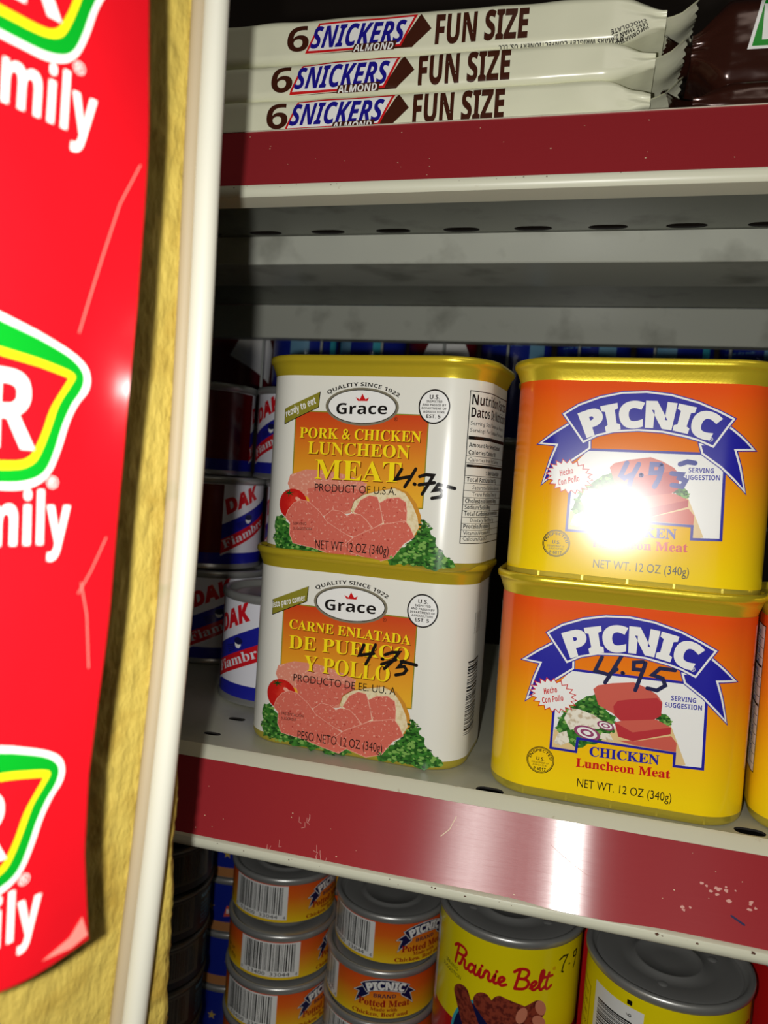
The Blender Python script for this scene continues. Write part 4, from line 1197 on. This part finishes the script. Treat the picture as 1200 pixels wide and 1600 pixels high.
cable = thing('cable', 'thick white cable running down the yellow pillar corner', 'cable')
cable.location = (EX, EY, CZ); cable.rotation_euler = (0, 0, A)
pts = [(-0.0102, 0.160), (-0.0098, 0.1093), (-0.0093, 0.072), (-0.0085, 0.0336), (-0.0083, -0.0058), (-0.0093, -0.046), (-0.0119, -0.0945), (-0.0155, -0.1427), (-0.0195, -0.200)]
sp = smooth(pts)
bm = bmesh.new(); tube(bm, [(s + 0.0012, -0.0036, z) for s, z in sp], 0.0031, 20); from_bm('sheath', bm, M_pvc, cable)
bm = bmesh.new(); tube(bm, [(s - 0.0020, -0.0012, z) for s, z in sp], 0.0018, 14); from_bm('sealant_bead', bm, M_bead, cable)

# poster strip hanging a hand's breadth in front of the pillar
OFF = 0.032
edge = [(0.150, -0.0475), (0.0814, -0.0475), (0.0594, -0.0464), (0.0269, -0.0460), (-0.0017, -0.0468), (-0.0294, -0.0484), (-0.0474, -0.0499), (-0.0606, -0.0508), (-0.0756, -0.0503), (-0.0944, -0.0480)]
def edge_at(z): return edge_raw(z) - 0.0025 * math.exp(-((z - 0.014) / 0.015) ** 2)
def edge_raw(z):
    for (z1, s1), (z2, s2) in zip(edge, edge[1:]):
        if z2 <= z <= z1: return s1 + (s2 - s1) * (z1 - z) / (z1 - z2)
    return edge[-1][1] if z < edge[-1][0] else edge[0][1]
def off_at(s, z):
    o = OFF + 0.0010 * math.sin(z * 62 + s * 40) * 0.6 + 0.0006 * noise.noise(Vector((s * 50, z * 34, 3)))
    cu = max(0.0, s - (edge_at(z) - 0.0095)) / 0.0095            # the free edge curls out for a stretch
    o += 0.0038 * cu * cu * math.exp(-((z - 0.014) / 0.015) ** 2)
    if s < -0.075: o -= (min(1, (-0.075 - s) / 0.06) ** 2) * (OFF - 0.0006) * 0.97
    return o
def poster_pt(s, z, o): return (s, -off_at(s, z) - o, z)
post = thing('poster', 'glossy red poster with green bordered emblems hung on the yellow pillar', 'poster')
post.location = (EX, EY, CZ); post.rotation_euler = (0, 0, A)
bm = bmesh.new(); vs = []
nz, nx = 110, 50
for j in range(nz + 1):
    q = j / nz; row = []
    for i in range(nx + 1):
        s = -0.135 + 1.0 * i / nx * 0
        zt, zb = 0.150, -0.0940
        z = zt + (zb - zt) * q
        se = edge_at(z)
        s = -0.135 + (se + 0.135) * i / nx
        if q == 1: z += 0.0012 * math.sin((s + 0.05) * 150) + (-0.0004)
        row.append(bm.verts.new(poster_pt(s, z, 0)))
    vs.append(row)
for j in range(nz):
    for i in range(nx): bm.faces.new((vs[j][i], vs[j + 1][i], vs[j + 1][i + 1], vs[j][i + 1]))
back = {v: bm.verts.new(v.co + Vector((0, 0.00035, 0))) for v in list(bm.verts)}
for fc in list(bm.faces): bm.faces.new([back[v] for v in reversed(fc.verts)])
sheet = from_bm('sheet', bm, M_poster, post, angle=R(40))
P = Print(lambda u, v, o: poster_pt(u, v, o + 0.0003), 0.0, 2.0, 0.0001)
Lw = [(-0.065, 0.0188), (-0.059, 0.0166), (-0.0561, 0.0147), (-0.0551, 0.0124), (-0.0554, 0.01), (-0.057, 0.0076), (-0.0585, 0.0043), (-0.0598, -0.0002), (-0.0614, -0.0042), (-0.0636, -0.0065), (-0.0669, -0.0076), (-0.0701, -0.0077)]
Lg = [(-0.0649, 0.0177), (-0.0596, 0.0158), (-0.057, 0.0141), (-0.0561, 0.0122), (-0.0566, 0.0099), (-0.0582, 0.0073), (-0.0597, 0.0036), (-0.0609, -0.0006), (-0.0622, -0.0038), (-0.064, -0.0055), (-0.0669, -0.0064), (-0.0701, -0.0066)]
Ly = [(-0.0647, 0.0143), (-0.0594, 0.0132), (-0.0579, 0.0123), (-0.0588, 0.0104), (-0.0607, 0.0072), (-0.0621, 0.0028), (-0.0634, -0.0008), (-0.0647, -0.0030), (-0.067, -0.0041), (-0.0702, -0.0044)]
Lr = [(-0.0647, 0.0131), (-0.0598, 0.0121), (-0.0592, 0.0117), (-0.0606, 0.0092), (-0.0622, 0.0062), (-0.0634, 0.0023), (-0.0646, -0.0006), (-0.0656, -0.0021), (-0.0673, -0.0029), (-0.0703, -0.0031)]
top = {'w': 0.0225, 'g': 0.0212, 'y': 0.0160, 'r': 0.0148}
def emblem(ds, dz):
    for key, L_, m, ly in (('w', Lw, M_pwhite, 0), ('g', Lg, M_pgreen, 3), ('y', Ly, M_pyellow, 6), ('r', Lr, M_poster, 9)):
        half = smooth([(s * 1000 + ds, z * 1000 + dz) for s, z in L_], 4)
        cx = -78 + ds
        left = [(2 * cx - x_, y_) for x_, y_ in half[::-1]]
        P.poly([(cx, top[key] * 1000 + dz)] + half + left, m, ly)
    P.text('R', -60.6 + ds - 4.2, -0.9 + dz, 12.6, M_pwhite, 12, w=8.2, style='bold', align='r')
    P.text('Family', -57.6 + ds, -16.9 + dz, 8.6, M_pwhite, 0, w=25, style='bold', align='r')
    P.text('®', -62.2 + ds, -7.3 + dz, 2.0, M_pwhite, 0, res=2)
emblem(0.3, 69.5); emblem(0, 0); emblem(-1.0, -70.2)
for pl in ([(-48, 52), (-51.5, 44), (-54.5, 32), (-57.5, 20)], [(-55, -24), (-53.5, -30), (-52.5, -40)], [(-50, -16), (-53, -22), (-55.5, -26)]):
    P.line(pl, 0.22, M_ppink, 0, False)
P.poly([(-58, -93.4), (-52.5, -91.6), (-50.0, -88.6), (-48.6, -92.8), (-52, -93.8)], M_ppink, 0)  # pale patch painted in as glare on the bottom corner
P.absorb(sheet)
